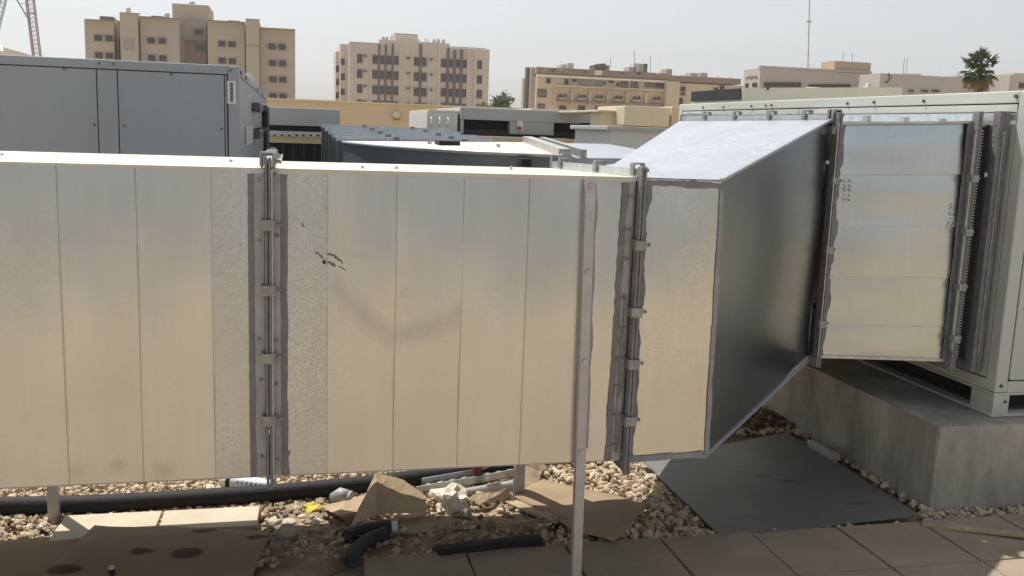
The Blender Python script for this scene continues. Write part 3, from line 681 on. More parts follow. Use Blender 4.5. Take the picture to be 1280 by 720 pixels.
# crumpled paper and other litter
def crumple(name, P, F, m, label, cat, thick=.003, cuts=6, amp=.008, seed=0):
    bm = bmesh.new(); vs_ = [bm.verts.new(p) for p in P]
    for f in F: bm.faces.new([vs_[i] for i in f])
    bmesh.ops.triangulate(bm, faces=bm.faces[:])
    bmesh.ops.subdivide_edges(bm, edges=bm.edges[:], cuts=cuts, use_grid_fill=True)
    for v in bm.verts:
        n_ = noise.noise_vector(v.co*12+Vector((seed,0,0)))+.5*noise.noise_vector(v.co*33+Vector((seed,4,0)))
        v.co += n_*amp
        v.co.z = max(v.co.z, .012)
    me = bpy.data.meshes.new(name); bm.to_mesh(me); bm.free(); me.materials.append(m)
    o = bpy.data.objects.new(name, me); col.objects.link(o)
    q = o.modifiers.new('thick', 'SOLIDIFY'); q.thickness = thick
    return tag(o, label, cat)
P = [at(471,590,4.08), at(505,600,4.08), at(532,621,4.02), at(533,640,3.92), at(472,643,3.88), at(438,657,3.86), at(455,622,4.0)]
P[3].z = max(.02, P[3].z)
crumple('packing_paper', P, [(0,6,4),(6,5,4),(0,4,1),(1,4,2),(2,4,3)], M['paper'], 'creased brown packing paper standing up in a fold', 'paper', .003, 6, .006, 2)
P = [gz(403,634,.02), gz(432,626,.05), gz(458,619,.07), gz(446,640,.05), gz(437,652,.02), gz(422,645,.075)]
crumple('packing_paper', P, [(0,1,5),(1,2,3,5),(5,3,4)], M['paper'], 'flat brown packing paper flap left of the standing fold', 'paper', .003, 5, .004, 5)
P = [gz(540,665,.02), gz(470,668,.03), gz(495,650,.04), gz(555,645,.04), gz(590,660,.02)]
crumple('packing_paper', P, [(0,1,2),(0,2,3),(0,3,4)], M['card'], 'torn brown paper lying in shade right of the black foam', 'paper', .003, 6, .007, 8)
P = [at(651,581,4.33), at(668,576,4.36), at(677,590,4.33), at(670,612,4.22), at(655,610,4.22), at(684,583,4.4)]
crumple('cardboard_tube', P, [(0,1,2),(0,2,3,4),(1,5,2)], M['paper'], 'curled brown card scrap behind the right grey leg', 'paper', .003, 4, .005, 3)
P = [gz(585,622,.03), gz(600,618,.06), gz(632,612,.07), gz(640,622,.03), gz(600,632,.03)]
crumple('packing_paper', P, [(0,1,4),(1,2,3,4)], M['paper'], 'curved brown paper strip in front of the red leg', 'paper', .003, 5, .012, 6)
P = [gz(607,608,.08), gz(622,604,.09), gz(632,610,.06), gz(625,618,.03), gz(610,620,.03)]
crumple('paper_scrap', P, [(0,1,2,3,4)], M['offwhite'], 'torn off white paper scrap beside the cable tray', 'paper', .002, 5, .014, 7)
def lump(name, c, r_, m, label, cat, seed, sq=.6, amp=.35, group=None, sub=3):
    bm = bmesh.new(); bmesh.ops.create_icosphere(bm, subdivisions=sub, radius=1)
    for v in bm.verts:
        k = 1+amp*noise.noise(v.co*1.6+Vector((seed,0,0)))+amp*.5*noise.noise(v.co*4+Vector((0,seed,0)))
        v.co = v.co*k
    for v in bm.verts: v.co = Vector((v.co.x*r_, v.co.y*r_, v.co.z*r_*sq))
    me = bpy.data.meshes.new(name); bm.to_mesh(me); bm.free(); me.materials.append(m)
    o = bpy.data.objects.new(name, me); col.objects.link(o); o.location = c+Vector((0,0,r_*sq*.7))
    return tag(o, label, cat, group)
lump('paper_ball', gz(563,637,0), .085, M['offwhite'], 'crumpled off white paper lump with a yellow tinge', 'paper', 3, .7, .7)
lump('cloth_scrap', gz(391,640,0), .045, M['yellow'], 'small yellow cloth scrap on the dirt', 'cloth', 9, .5, .7)
lump('cloth_scrap', gz(507,591,0), .05, M['yellow'], 'pale yellow rag behind the black pipe', 'cloth', 19, .3, .6)
for (x, y, r_, lab) in ((361,658,.035,'round pale stone left of the yellow cloth scrap'), (343,655,.03,'dark edged stone right of the pale loose slabs'),
                        (378,649,.022,'tiny brown stone between paper and yellow cloth'), (397,656,.028,'pale stone just below the yellow cloth scrap'),
                        (676,622,.02,'single pebble on the sunlit brown cardboard'), (358,672,.05,'flat grey stone lying in shade near the rust stained cardboard')):
    lump('stone', gz(x, y, 0), r_, M['slab_pale'] if 'grey' not in lab else M['concrete'], lab, 'stone', x, .6, .3, 'loose stones in the dirt', 2)
cup = empty('plastic_cup', gz(418,622,.0), 'crushed clear grey plastic cup in front of the black pipe', 'cup')
c0 = gz(416,622,.04)
MB().tube([c0, c0+Vector((.03,-.02,.02)), c0+Vector((.065,-.04,.01))], [.022,.032,.036], 10, False).build('wall', M['grey_plastic'], cup, solid=.002)
MB().tube([c0+Vector((.066,-.041,.01)), c0+Vector((.076,-.046,.008))], .036, 12).build('lid', M['grey_plastic'], cup)
def foam(pts, r_, label, tip=False):
    p = smooth(pix(pts, r_+.012)); o = empty('foam_tube', p[0], label, 'foam tube', 'black foam pipe insulation offcuts')
    MB().tube(p, r_, 12).build('tube', M['foam'], o)
    if tip: 
        d = (p[-1]-p[-2]).normalized(); MB().tube([p[-1], p[-1]+d*.025], r_*.85, 12).build('torn_end', M['white_plastic'], o)
foam([(434,671),(450,665),(474,660),(489,659)], .030, 'upper black foam tube with a pale torn end', True)
foam([(438,702),(446,687),(460,676),(482,667)], .030, 'lower black foam tube bending towards the slabs')
a, b = gz(547,690,.035), gz(676,675,.035)
MB().bar(a, b, .045, .04).build('square_bar', M['black'], bevel=.004, label='short black square bar along the edge of the slabs', cat='bar')
a, b = gz(640,628,.03), gz(700,652,.03)
MB().bar(a, b, .06, .012).build('thin_strip', M['wood'], bevel=.002, label='thin pale strip added for the sunlit cardboard edge by the right grey leg', cat='timber')  # sunlit edge of the cardboard, built as a pale bar
a, b = gz(1152,655,.03), gz(1300,671,.045)
MB().bar(a, b, .045, .012).build('thin_strip', M['wood'], bevel=.002, label='thin brown timber lath at the front of the plinth', cat='timber')
def caulk(a, b, r_, m, label):
    o = empty('sealant_tube', a, label, 'sealant tube'); d = (b-a).normalized(); l = (b-a).length
    MB().tube([a+d*l*.22, b], r_, 14).build('cartridge', m, o)
    MB().tube([b, b+d*.008], r_*1.08, 14).build('end_rim', M['grey_plastic'], o)
    MB().tube([a+d*l*.14, a+d*l*.22], r_*1.06, 14).build('collar', M['hole'] if m == M['white_plastic'] else M['grey_plastic'], o)
    MB().tube([a, a+d*l*.14], [r_*.5, r_*.75], 10).build('nozzle', M['white_plastic'], o)
    return o, d, l
o, d, l = caulk(gz(277,600,.05), gz(340,608,.05), .032, M['white_plastic'], 'white sealant cartridge lying behind the black pipe')
for k in range(6):
    q = gz(277,600,.05)+d*l*(.32+.09*k); MB().box(q+Vector((-.004,-.034,.004)), q+Vector((.010,-.0305,.018))).build('print', M['blue_print'], o)
caulk(gz(1012,553,.05), gz(1042,571,.05), .030, M['grey_plastic'], 'grey used sealant cartridge at the foot of the plinth')
a = gz(140,722,.05)
pg = empty('peg', a, 'short dark peg with a pale tip standing on the stained cardboard', 'peg')
MB().tube([a, a+Vector((0,0,.035))], .011, 10).build('stem', M['black'], pg); MB().tube([a+Vector((0,0,.035)), a+Vector((0,0,.045))], .011, 10).build('tip', M['offwhite'], pg)

# soil patch and gravel
dirt = MB()
dp = pix([(322,640),(345,632),(400,628),(470,645),(560,640),(640,628),(700,650),(690,684),(560,700),(440,700),(390,725),(310,725)], 0)
bm = bmesh.new(); f = bm.faces.new([bm.verts.new(p) for p in dp]); bmesh.ops.triangulate(bm, faces=[f]); bmesh.ops.subdivide_edges(bm, edges=bm.edges[:], cuts=9, use_grid_fill=True)
bnd = {v for e_ in bm.edges if e_.is_boundary for v in e_.verts}
for v in bm.verts: v.co.z = -.02 if v in bnd else .012+.02*noise.noise(v.co*5)+.014*noise.noise(v.co*17)
me = bpy.data.meshes.new('soil'); bm.to_mesh(me); bm.free(); me.materials.append(M['dirt'])
for p in me.polygons: p.use_smooth = True
o = bpy.data.objects.new('soil', me); col.objects.link(o); tag(o, kind='structure')
def inpoly(x, y, P):
    c = False; j = len(P)-1
    for i in range(len(P)):
        if (P[i].y > y) != (P[j].y > y) and x < (P[j].x-P[i].x)*(y-P[i].y)/(P[j].y-P[i].y)+P[i].x: c = not c
        j = i
    return c
def pebbles(name, spots, m, rmin, rmax, flat, sub=1, rng=np.random.default_rng(5)):
    bm = bmesh.new(); bmesh.ops.create_icosphere(bm, subdivisions=sub, radius=1)
    base = np.array([v.co[:] for v in bm.verts]); faces = np.array([[v.index for v in f.verts] for f in bm.faces]); bm.free()
    N = len(spots); nv = len(base); sp = np.array(spots)
    r_ = rmin+(rmax-rmin)*rng.random(N)**1.7; sc = np.stack([r_*rng.uniform(.8,1.35,N), r_*rng.uniform(.7,1.0,N), r_*rng.uniform(flat*.8, flat*1.25, N)], 1)
    q = rng.normal(size=(N,4)); q[:,1:3] *= .35; q /= np.linalg.norm(q,axis=1)[:,None]
    w,x,y,z = q.T
    Rm = np.stack([1-2*(y*y+z*z),2*(x*y-z*w),2*(x*z+y*w),2*(x*y+z*w),1-2*(x*x+z*z),2*(y*z-x*w),2*(x*z-y*w),2*(y*z+x*w),1-2*(x*x+y*y)],1).reshape(N,3,3)
    jit = 1+rng.normal(size=(N,nv,1))*.16
    V = base[None]*jit*sc[:,None,:]
    V = np.einsum('nij,nvj->nvi', Rm, V)+sp[:,None,:]
    Fs = (faces[None]+(np.arange(N)*nv)[:,None,None]).reshape(-1,3)
    me = bpy.data.meshes.new(name); me.vertices.add(N*nv); me.vertices.foreach_set('co', V.reshape(-1).astype(np.float32))
    me.loops.add(Fs.size); me.loops.foreach_set('vertex_index', Fs.reshape(-1).astype(np.int32))
    me.polygons.add(len(Fs)); me.polygons.foreach_set('loop_start', (np.arange(len(Fs))*3).astype(np.int32))
    me.polygons.foreach_set('use_smooth', np.repeat(rng.random(N) < .35, len(faces)))
    t = me.attributes.new('tone', 'FLOAT', 'POINT'); t.data.foreach_set('value', np.repeat(rng.uniform(0,1,N), nv).astype(np.float32))
    me.materials.append(m); me.update(); me.validate()
    o = bpy.data.objects.new(name, me); col.objects.link(o); tag(o, kind='stuff'); return o
rg = random.Random(3); spots = []
soilp = dp
for _ in range(34000):
    x = rg.uniform(-1.9, 2.95); y = rg.uniform(3.6, 6.4)
    if y > 5.2 and rg.random() < .5: continue
    if x > 2.95-.0: continue
    if 1.79 < x < 2.90 and 3.60+.02*(2.9-x) < y < 4.92: continue
    if inpoly(x, y, soilp) and rg.random() < .72: continue
    spots.append((x, y, rg.uniform(.002, .022)))
for _ in range(500):
    x = rg.uniform(2.85, 4.2); y = rg.uniform(3.605, 3.72); spots.append((x, y, rg.uniform(0, .015)))
pebbles('gravel', spots, M['gravel'], .007, .023, .62)
sp2 = []
for _ in range(700):
    q = gz(rg.uniform(905,1000), rg.uniform(506,540), 0); 
    if q.x < 2.93: sp2.append((q.x, q.y, .02+rg.uniform(.003,.02)))
sp3 = []
for _ in range(420):
    x, y = rg.uniform(-.15, 1.5), rg.uniform(3.6, 4.25)
    if inpoly(x, y, dp): sp3.append((x, y, .022+rg.uniform(0, .02)))
pebbles('paper_scraps', sp3, M['scraps'], .004, .026, .16)
pebbles('leaf_litter', sp2, M['litter'], .008, .03, .2)

# ------------------------------------------------------------------ left air handler
YL = 6.6; XR = at(299, 100, YL).x; zl = at(200, 78, YL).z
al = ahu('air_handler', 'large plain grey air handler behind the duct at far left', -4.3, XR, YL, 15, .45, zl, M['ahu_grey'],
         [at(-120,140,YL).x, at(122,140,YL).x, at(148,140,YL).x, at(281,140,YL).x], [9.4, 12.6])
for px, py in ((124,79),(142,80),(288,88),(80,86),(214,93),(118,156),(155,157),(277,161)):
    p = at(px, py, YL); screw(al, (p.x, YL+.003, p.z), (0,-1,0), .011)
p = at(284,101,YL); q = at(295,130,YL)
MB().box((p.x, YL-.0035, q.z), (q.x, YL-.0005, p.z)).build('label_plate', M['white_plastic'], al)
p = at(287.5,103,YL); q = at(291.5,127,YL)
mb = MB()
for k in range(12):
    z = q.z+(p.z-q.z)*k/12; mb.box((p.x, YL-.0055, z), (q.x, YL-.0036, z+(p.z-q.z)/18))
mb.build('label_print', M['ink'], al)
# its right end: coil frame and black handles
MB().box((XR-.02, 13.0, .65), (XR+.04, 14.95, zl-.16)).build('coil_frame', M['coil'], al)
for z in (1.84, 1.60):
    MB().box((XR, 9.4, z-.03), (XR+.05, 12.9, z+.03)).build('handle_bracket', M['hole'], al, bevel=.01)
    MB().box((XR, 8.9, z-.055), (XR+.07, 9.9, z+.02)).build('handle_bracket', M['bolt'], al, bevel=.01)
for y_ in (11.4, 12.6): MB().tube([(XR+.04, y_, 1.62), (XR+.04, y_, 1.83)], .022, 8).build('handle', M['hole'], al)
for y_, z in ((6.8,zl-.03),(7.6,zl-.03),(10.4,zl-.03),(12.5,zl-.03)): screw(al, (XR, y_, z), (1,0,0), .025)
MB().box((XR-.25, 9.2, zl+.003), (XR-.02, 10.2, zl+.07)).build('roof_bracket', M['ahu_white'], al, bevel=.004)
for k in range(5): MB().box((XR+.0005, 7.5+k*.3, 1.52), (XR+.008, 7.66+k*.3, 1.66)).build('vent_slat', M['ahu_white'], al)

# ------------------------------------------------------------------ far duct with elbow
fd = empty('far_duct', (1.2, 10, 0), 'far galvanised duct with stacked flange frames and a curved elbow behind the main duct', 'duct')
Y0 = 10.2; xl, xr = at(426,175,Y0).x, at(631,176,Y0).x
zt0 = at(440,177,Y0).z; Y1 = 14.8; zt1 = at(420,160,Y1).z
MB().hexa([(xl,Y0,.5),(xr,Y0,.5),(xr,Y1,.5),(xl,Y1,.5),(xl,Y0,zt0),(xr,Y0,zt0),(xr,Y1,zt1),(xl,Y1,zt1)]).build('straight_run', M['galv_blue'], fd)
for k, y in enumerate((10.25, 11.1, 12.1, 13.3, 14.7)):
    z = zt0+(zt1-zt0)*(y-Y0)/(Y1-Y0); w = .05
    MB().box((xl-w, y-.025, .5), (xl, y+.025, z)).build('flange', M['galv_blue'], fd); MB().box((xr, y-.025, .5), (xr+w, y+.025, z)).build('flange', M['galv_blue'], fd); MB().box((xl-w, y-.02, z+.001), (xr+w, y+.02, z+w)).build('flange_top', M['sunlit_zinc'], fd)
    for q in range(2):
        x = xl+(xr-xl)*(q+.8)/2.4; MB().box((x-.03, y-.035, z+.03), (x+.03, y+.035, z+w+.012)).build('clamp', M['clamp'], fd)
# elbow: outer wall sweeps from the run round towards the right
out_px = [(429,178,9.9),(450,180.5,9.3),(490,184,8.7),(539,187,8.2),(590,190,7.9),(632,192,7.75),(675,194,7.65),(706,195.5,7.6)]
out = smooth([at(x,y,Y) for x, y, Y in out_px], 4)
inn = [at(429+ (659-429)*k/(len(out)-1), 176.2+1.6*k/(len(out)-1), 10.1-.3*k/(len(out)-1)) for k in range(len(out))]
mb = MB(); n_ = len(out)
mb.add(out+inn, [(i, i+1, n_+i+1, n_+i) for i in range(n_-1)]); mb.build('elbow_top', M['galv_top'], fd)
mb = MB(); low = [Vector((p.x, p.y, .5)) for p in out]
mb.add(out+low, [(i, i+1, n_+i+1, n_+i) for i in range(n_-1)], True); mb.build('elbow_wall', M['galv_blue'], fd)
MB().tube([p+Vector((0,-.01,.0)) for p in out], .018, 6).build('edge_fold', M['galv_lid'], fd)
a, b = out[-1], inn[-1]
MB().bar(a+Vector((0,0,.02)), b+Vector((0,0,.02)), .10, .08).build('flange', M['zinc'], fd)
MB().bar(a+Vector((.16,0,.02)), b+Vector((.16,0,.02)), .05, .08).build('flange', M['zinc'], fd)
MB().bar(Vector((a.x,a.y-.03,.5)), Vector((a.x,a.y-.03,a.z+.03)), .08, .08).build('flange', M['zinc'], fd)
ex = 3.3
MB().hexa([(a.x+.1,a.y,.5),(ex,a.y,.5),(ex,b.y,.5),(b.x+.1,b.y,.5),(a.x+.1,a.y,a.z-.01),(ex,a.y,a.z+.01),(ex,b.y,b.z+.01),(b.x+.1,b.y,b.z)]).build('outlet_run', M['galv_lid'], fd)
p = at(559,178,9.2); MB().box((p.x-.1, p.y-.15, p.z-.03), (p.x+.1, p.y+.15, p.z+.015)).build('damper_box', M['hole'], fd)
p = at(655,203,7.6); MB().box((p.x-.04, p.y-.08, p.z-.03), (p.x+.04, p.y+.08, p.z+.03)).build('access_plate', M['hole'], fd)
for x, y in ((537,180),(623,184)):
    p = at(x, y, 8.8); MB().tube([p, p+Vector((0,0,.03))], .02, 6).build('screw', M['zinc'], fd)

# ------------------------------------------------------------------ mid-distance plant
def rect(px0, py0, px1, py1, Y, d):
    a = at(px0, py1, Y); b = at(px1, py0, Y); return (a.x, Y, a.z), (b.x, Y+d, b.z)
pw = empty('parapet_wall', (3, 25, 0), 'long plain tan parapet wall behind the rooftop units', 'wall')
a = at(300,123,25); b = at(850,149.5,25)
MB().hexa([(a.x,25,0),(b.x,25,0),(b.x,25.4,0),(a.x,25.4,0),(a.x,25,a.z),(b.x,25,a.z+.0),(b.x,25.4,a.z),(a.x,25.4,a.z)]).build('wall_face', M['tan'], pw)
MB().box((a.x,24.95,a.z), (b.x,25.45,a.z+.04)).build('coping', M['cream_box'], pw)
p = at(495,144,25); MB().lathe((p.x,24.93,p.z-.07), [(.05,0),(.10,.03),(.11,.1),(.06,.16),(0,.17)], 12).build('wall_lamp', M['offwhite'], pw); MB().box((p.x-.07,24.9,p.z-.12),(p.x+.07,24.99,p.z-.06)).build('wall_lamp', M['bC_brown'], pw)
u1 = empty('rooftop_unit', (0, 16, 0), 'grey rooftop unit with dark intake slots behind the left air handler', 'air handler')
def ru(root, name, m, px0, py0, px1, py1, Y, d):
    p, q = rect(px0, py0, px1, py1, Y, d); return MB().box(p, q).build(name, m, root, bevel=.01)
ru(u1, 'hood', M['ahu_far'], 322, 137, 425, 155.5, 16, 3)
ru(u1, 'coil', M['coil'], 322, 155.8, 424, 166, 16.15, 2.5)
ru(u1, 'sill', M['tank'], 322, 166.2, 424, 169, 15.9, .5)
for k in range(9): ru(u1, 'pipe_clip', M['hole'], 342+k*9, 168.2, 345+k*9, 170.4, 15.85, .04)
ru(u1, 'ledge', M['slab_pale'], 322, 171, 424, 177.5, 16.0, 1)
ru(u1, 'base', M['hole'], 322, 178, 424, 215, 16.1, 1)
for k in range(6): ru(u1, 'louvre_post', M['coil'], 340+k*13, 178, 342+k*13, 214, 16.02, .06)
u2 = empty('rooftop_unit', (4, 15, 0), 'grey rooftop unit with black openings and a small round red sign', 'air handler')
Yc = 15.0
p, q = rect(575, 141, 752, 149, Yc, 2.5); MB().box(p, q).build('hood', M['ahu_far'], u2, bevel=.01)
for (x0_, x1_) in ((575,580),(637,693),(748,752)): ru(u2, 'panel', M['ahu_far'], x0_, 148.8, x1_, 167.5, Yc+.02, 2)
ru(u2, 'intake', M['hole'], 580, 149.2, 637, 167, Yc+.2, 1); ru(u2, 'intake', M['hole'], 693, 149.2, 748, 167, Yc+.2, 1)
ru(u2, 'roof_cap', M['slab_pale'], 535, 139.5, 600, 142, Yc+.05, 2.4); ru(u2, 'roof_cap', M['slab_pale'], 664, 138, 722, 141.2, Yc+2, 2)
a = at(574,142,Yc); b = at(574,167,Yc)
MB().box((a.x-.5, Yc+.02, b.z), (a.x-.02, Yc+2.3, a.z)).build('end_panel', M['ahu_white'], u2)
for k in (0, 1, 2): 
    MB().tube([(a.x-.44+k*.13,Yc+.01,b.z+.1),(a.x-.44+k*.13,Yc-.05,b.z+.12),(a.x-.44+k*.13,Yc-.05,b.z+.22),(a.x-.44+k*.13,Yc+.01,b.z+.24)], .012, 6).build('handle', M['ahu_white'], u2)
p, q = rect(646, 151, 654, 164, Yc-.0, .01); MB().box(p, q).build('sign_plate', M['white_plastic'], u2)
p = at(649.5,160.5,Yc-.03); MB().tube([p, p+Vector((0,.02,0))], .035, 14).build('red_sign', M['red_print'], u2)
ru(u2, 'lower_coil', M['coil'], 575, 167.2, 760, 174.5, Yc+.1, 2)
ru(u2, 'curb', M['slab_pale'], 590, 175.5, 766, 178.5, Yc-.2, 2); ru(u2, 'curb_base', M['bC_brown'], 560, 178.7, 766, 186, Yc-.1, 2)
hb = empty('cream_housing', (6, 13, 0), 'pair of cream plant housings left of the sloping duct top', 'plant housing')
def box3(root, name, m, px0, py0, px1, py1, Y, d):
    a = at(px0, py1, Y); b = at(px1, py0, Y); return MB().box((a.x, Y, a.z), (b.x, Y+d, b.z)).build(name, m, root, bevel=.01)
box3(hb, 'housing', M['cream_box'], 751, 140.5, 779, 157.5, 13.0, .5); box3(hb, 'housing', M['cream_box'], 780, 134.5, 838, 156.5, 12.6, 1.2); box3(hb, 'housing', M['tan'], 838.4, 134.5, 870, 165, 12.6, 2.4)  # tan box stands for the darker, unlit side of the cream housing
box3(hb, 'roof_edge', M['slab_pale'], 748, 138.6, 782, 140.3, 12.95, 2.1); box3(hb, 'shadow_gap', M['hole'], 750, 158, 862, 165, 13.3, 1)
wu = empty('white_unit', (5, 10, 0), 'low white roof unit tucked behind the sloping duct top', 'air handler')
box3(wu, 'body', M['ahu_white'], 761, 163, 835, 205, 10.5, 1.4); box3(wu, 'lid', M['ahu_far'], 759, 160, 835, 162.8, 10.45, 1.5)
cu = empty('rooftop_unit', (7, 9, 0), 'cream flat topped roof unit with a black side behind the right air handler', 'air handler')
MB().prism([at(928.5,110,9.2), at(1128,109,9.2), at(1128,230,9.2), at(928.5,230,9.2)], (0,1.3,0)).build('body', M['cream_pale'], cu)
a = at(928.5,110.2,9.2); b = at(928.5,124.5,9.2); MB().box((a.x-.012, 9.23, b.z), (a.x-.001, 10.47, a.z)).build('side_coil', M['coil'], cu)
for x0_, x1_, y_ in ((1013,1045,107),(1045,1065,108.5),(1066,1080,107.3),(1098,1122,109)):
    a = at(x0_, 113, 9.5); b = at(x1_, y_, 9.5); c_ = (a+b)/2
    MB().lathe((c_.x, 9.7, a.z-.02), [((b.x-a.x)/2,0),((b.x-a.x)/2*.9,(b.z-a.z)*.6),((b.x-a.x)/2*.5,b.z-a.z),(0,(b.z-a.z)*1.05)], 14).build('vent_cap', M['slab_pale'], cu)
p = at(1085,112,9.4); MB().lathe(p, [(.02,-.06),(.02,.0),(.05,.01),(.05,.03),(.02,.035),(.035,.06),(0,.075)], 10).build('valve', M['tank'], cu)
p = at(960,108.8,9.15); MB().tube([p, p+Vector((0,0,-.03))], .012, 6).build('screw', M['hole'], cu)

# ------------------------------------------------------------------ far buildings
def bbox(root, name, m, px0, py0, px1, py1, Y, d, zmin=None):
    a = at(px0, py0, Y); b = at(px1, py1, Y)
    mid = at((px0+px1)/2, py0, Y)
    z0 = b.z if zmin is None else zmin
    return MB().box((a.x, Y, z0), (b.x, Y+d, mid.z)).build(name, m, root)
WIN = {}
def window(root, px, py, w, h, Y, key, bars=1, m=None):
    """a frame standing proud of the wall with a recessed pane (copies share the mesh)"""
    c = at(px, py, Y); W = w*Y/1200/.96; Hh = h*Y/1200/.98
    if key not in WIN:
        f = .10*min(W, Hh)+.03; mb = MB()
        mb.box((-W/2,-.16,-Hh/2),(-W/2+f,-.005,Hh/2)); mb.box((W/2-f,-.16,-Hh/2),(W/2,-.005,Hh/2))
        mb.box((-W/2+f,-.16,Hh/2-f),(W/2-f,-.005,Hh/2)); mb.box((-W/2+f,-.16,-Hh/2),(W/2-f,-.005,-Hh/2+f))
        for k in range(bars):
            x = -W/2+W*(k+1)/(bars+1); mb.box((x-f*.35,-.14,-Hh/2+f),(x+f*.35,-.006,Hh/2-f))
        WIN[key] = (mb.mesh('window', M['frame'], Vector()), MB().box((-W/2+f,-.05,-Hh/2+f),(W/2-f,-.004,Hh/2-f)).mesh('pane', m or M['win'], Vector()))
    fo = bpy.data.objects.new('window', WIN[key][0]); col.objects.link(fo); fo.parent = root; fo.location = c-ORG[root.name]
    po_ = bpy.data.objects.new('pane', WIN[key][1]); col.objects.link(po_); po_.parent = fo
    ORG[fo.name] = ORG[root.name]
    return fo
def tank(root, px, py, w, h, Y, m=None):
    a = at(px, py+h/2, Y); s = Y/1200
    return MB().lathe(a, [(0,0),(w*s/2,0),(w*s/2,h*s*.75),(w*s*.2,h*s),(0,h*s)], 12).build('water_tank', m or M['tank'], root)

# A: sandstone block of flats, left
YA = 120.0
bA = empty('apartment_building', (at(240,100,YA).x, YA+6, 0), 'sandstone apartment building with a stair tower, leftmost in the background', 'building')
ca = lambda x, y: (95+x/4.414, y/4.414)
def A(name, m, x0_, y0_, x1_, y1_, dy, d=12): 
    p = ca(x0_, y0_); q = ca(x1_, y1_); return bbox(bA, name, m, p[0], p[1], q[0], q[1], YA+dy, d, 0)
A('wall', M['bA'], 45, 112, 222, 600, 0); A('stair_bay', M['bA'], 240, 74, 352, 600, -.8, 10); A('wall', M['bA'], 222.5, 108, 239.5, 600, .3, 11)
A('wall', M['bA'], 352.5, 100, 578, 600, 0); A('recess_wall', M['bA_dark'], 579, 112, 724, 600, 2.2, 10)
A('wall', M['bA'], 725, 120, 935, 600, 0); A('stair_bay', M['bA'], 936, 108, 1014, 600, -.8, 10); A('wall', M['bA'], 1014.5, 160, 1210, 600, .1)
A('tower', M['bA'], 530, 24, 733, 118, 3, 8)
p = ca(604,228); q = ca(721,330); bbox(bA, 'brown_panel', M['bA_brown'], p[0], p[1], q[0], q[1]+40, YA+2.05, .14)
p = ca(602,224); q = ca(722,230); bbox(bA, 'ledge', M['bA_brown'], p[0], p[1], q[0], q[1], YA+1.6, .5)
p = ca(262,216); q = ca(322,276); bbox(bA, 'blind_panel', M['bA_dark'], p[0], p[1], q[0], q[1], YA-.86, .05)
p = ca(936,250); q = ca(1014,256); bbox(bA, 'ledge', M['bA_dark'], p[0], p[1], q[0], q[1], YA-.95, .2)
for (x0_, y0_, x1_) in ((45,108,222),(352,96,578),(725,116,935),(1014,156,1210),(240,70,352),(936,104,1014)):
    p = ca(x0_, y0_); q = ca(x1_, y0_+5); c_ = bbox(bA, 'coping', M['bA_dark'], p[0], p[1], q[0], q[1], YA-.9, 1.0)
for x, y in ((123,210),(184,212),(127,305),(186,308),(415,224),(476,226),(419,320),(480,322),(805,242),(861,244),(807,335),(863,338),
             (1082,257),(1138,259),(1084,348),(1140,350),(1086,438),(1141,440),(1087,530),(1143,532)):
    p = ca(x, y); window(bA, p[0], p[1], 8, 6.8, YA, 'A')
for x, y in ((677,178),(686,266)):
    p = ca(x, y); window(bA, p[0], p[1], 10, 6, YA+2, 'A2', 2)
for x, y, w, h in ((290,58,5,7),(503,87,6,7),(640,15,7,3)):
    p = ca(x, y); tank(bA, p[0], p[1], w, h, YA+4)
p = ca(130,90); q = ca(222,112); bbox(bA, 'roof_vent', M['frame'], p[0], p[1], q[0]-4, q[1], YA+3, 2)
p = ca(415,85); q = ca(480,98); bbox(bA, 'roof_vent', M['frame'], p[0], p[1]+.6, q[0], q[1], YA+3, 2)
p = ca(840,113); q = ca(905,122); bbox(bA, 'roof_vent', M['bA_dark'], p[0], p[1], q[0], q[1], YA+3, 2)

# B: pinkish block with ribbon windows
YBb = 150.0
bB = empty('apartment_building', (at(520,100,YBb).x, YBb+8, 0), 'pinkish apartment building with dark ribbed window bays and roof tanks', 'building')
cb = lambda x, y: (400+x/5.565, 30+y/5.565)
def B(name, m, x0_, y0_, x1_, y1_, dy=0, d=14, zmin=0):
    p = cb(x0_, y0_); q = cb(x1_, y1_); return bbox(bB, name, m, p[0], p[1], q[0], q[1], YBb+dy, d, zmin)
B('wall', M['bB'], 206, 132, 409, 700); B('wall', M['bB'], 409.5, 121, 887, 700, 0); B('wall', M['bB'], 887.5, 170, 1165, 700)
B('side_wing', M['bB'], 141, 140, 205, 700, 1.5, 10); B('balcony_stack', M['bB'], 108, 192, 140.5, 700, 4, 8)
B('edge_strip', M['bB_white'], 197, 130, 208, 700, -.15, .3)
B('penthouse', M['bB'], 522, 72, 680, 140, 3, 8); B('penthouse_coping', M['bB_white'], 520, 68, 682, 73, 2.9, 8.2, None)
for x in (410,456,503,697,887,933,980): B('rib', M['groove'], x-3, 140 if x < 887 else 178, x+3, 700, -.25, .3)
for x in (250,355,555,640,760,825,1030,1078): B('rib', M['bB'], x-3, 140 if x < 887 else 178, x+3, 700, -.2, .25)
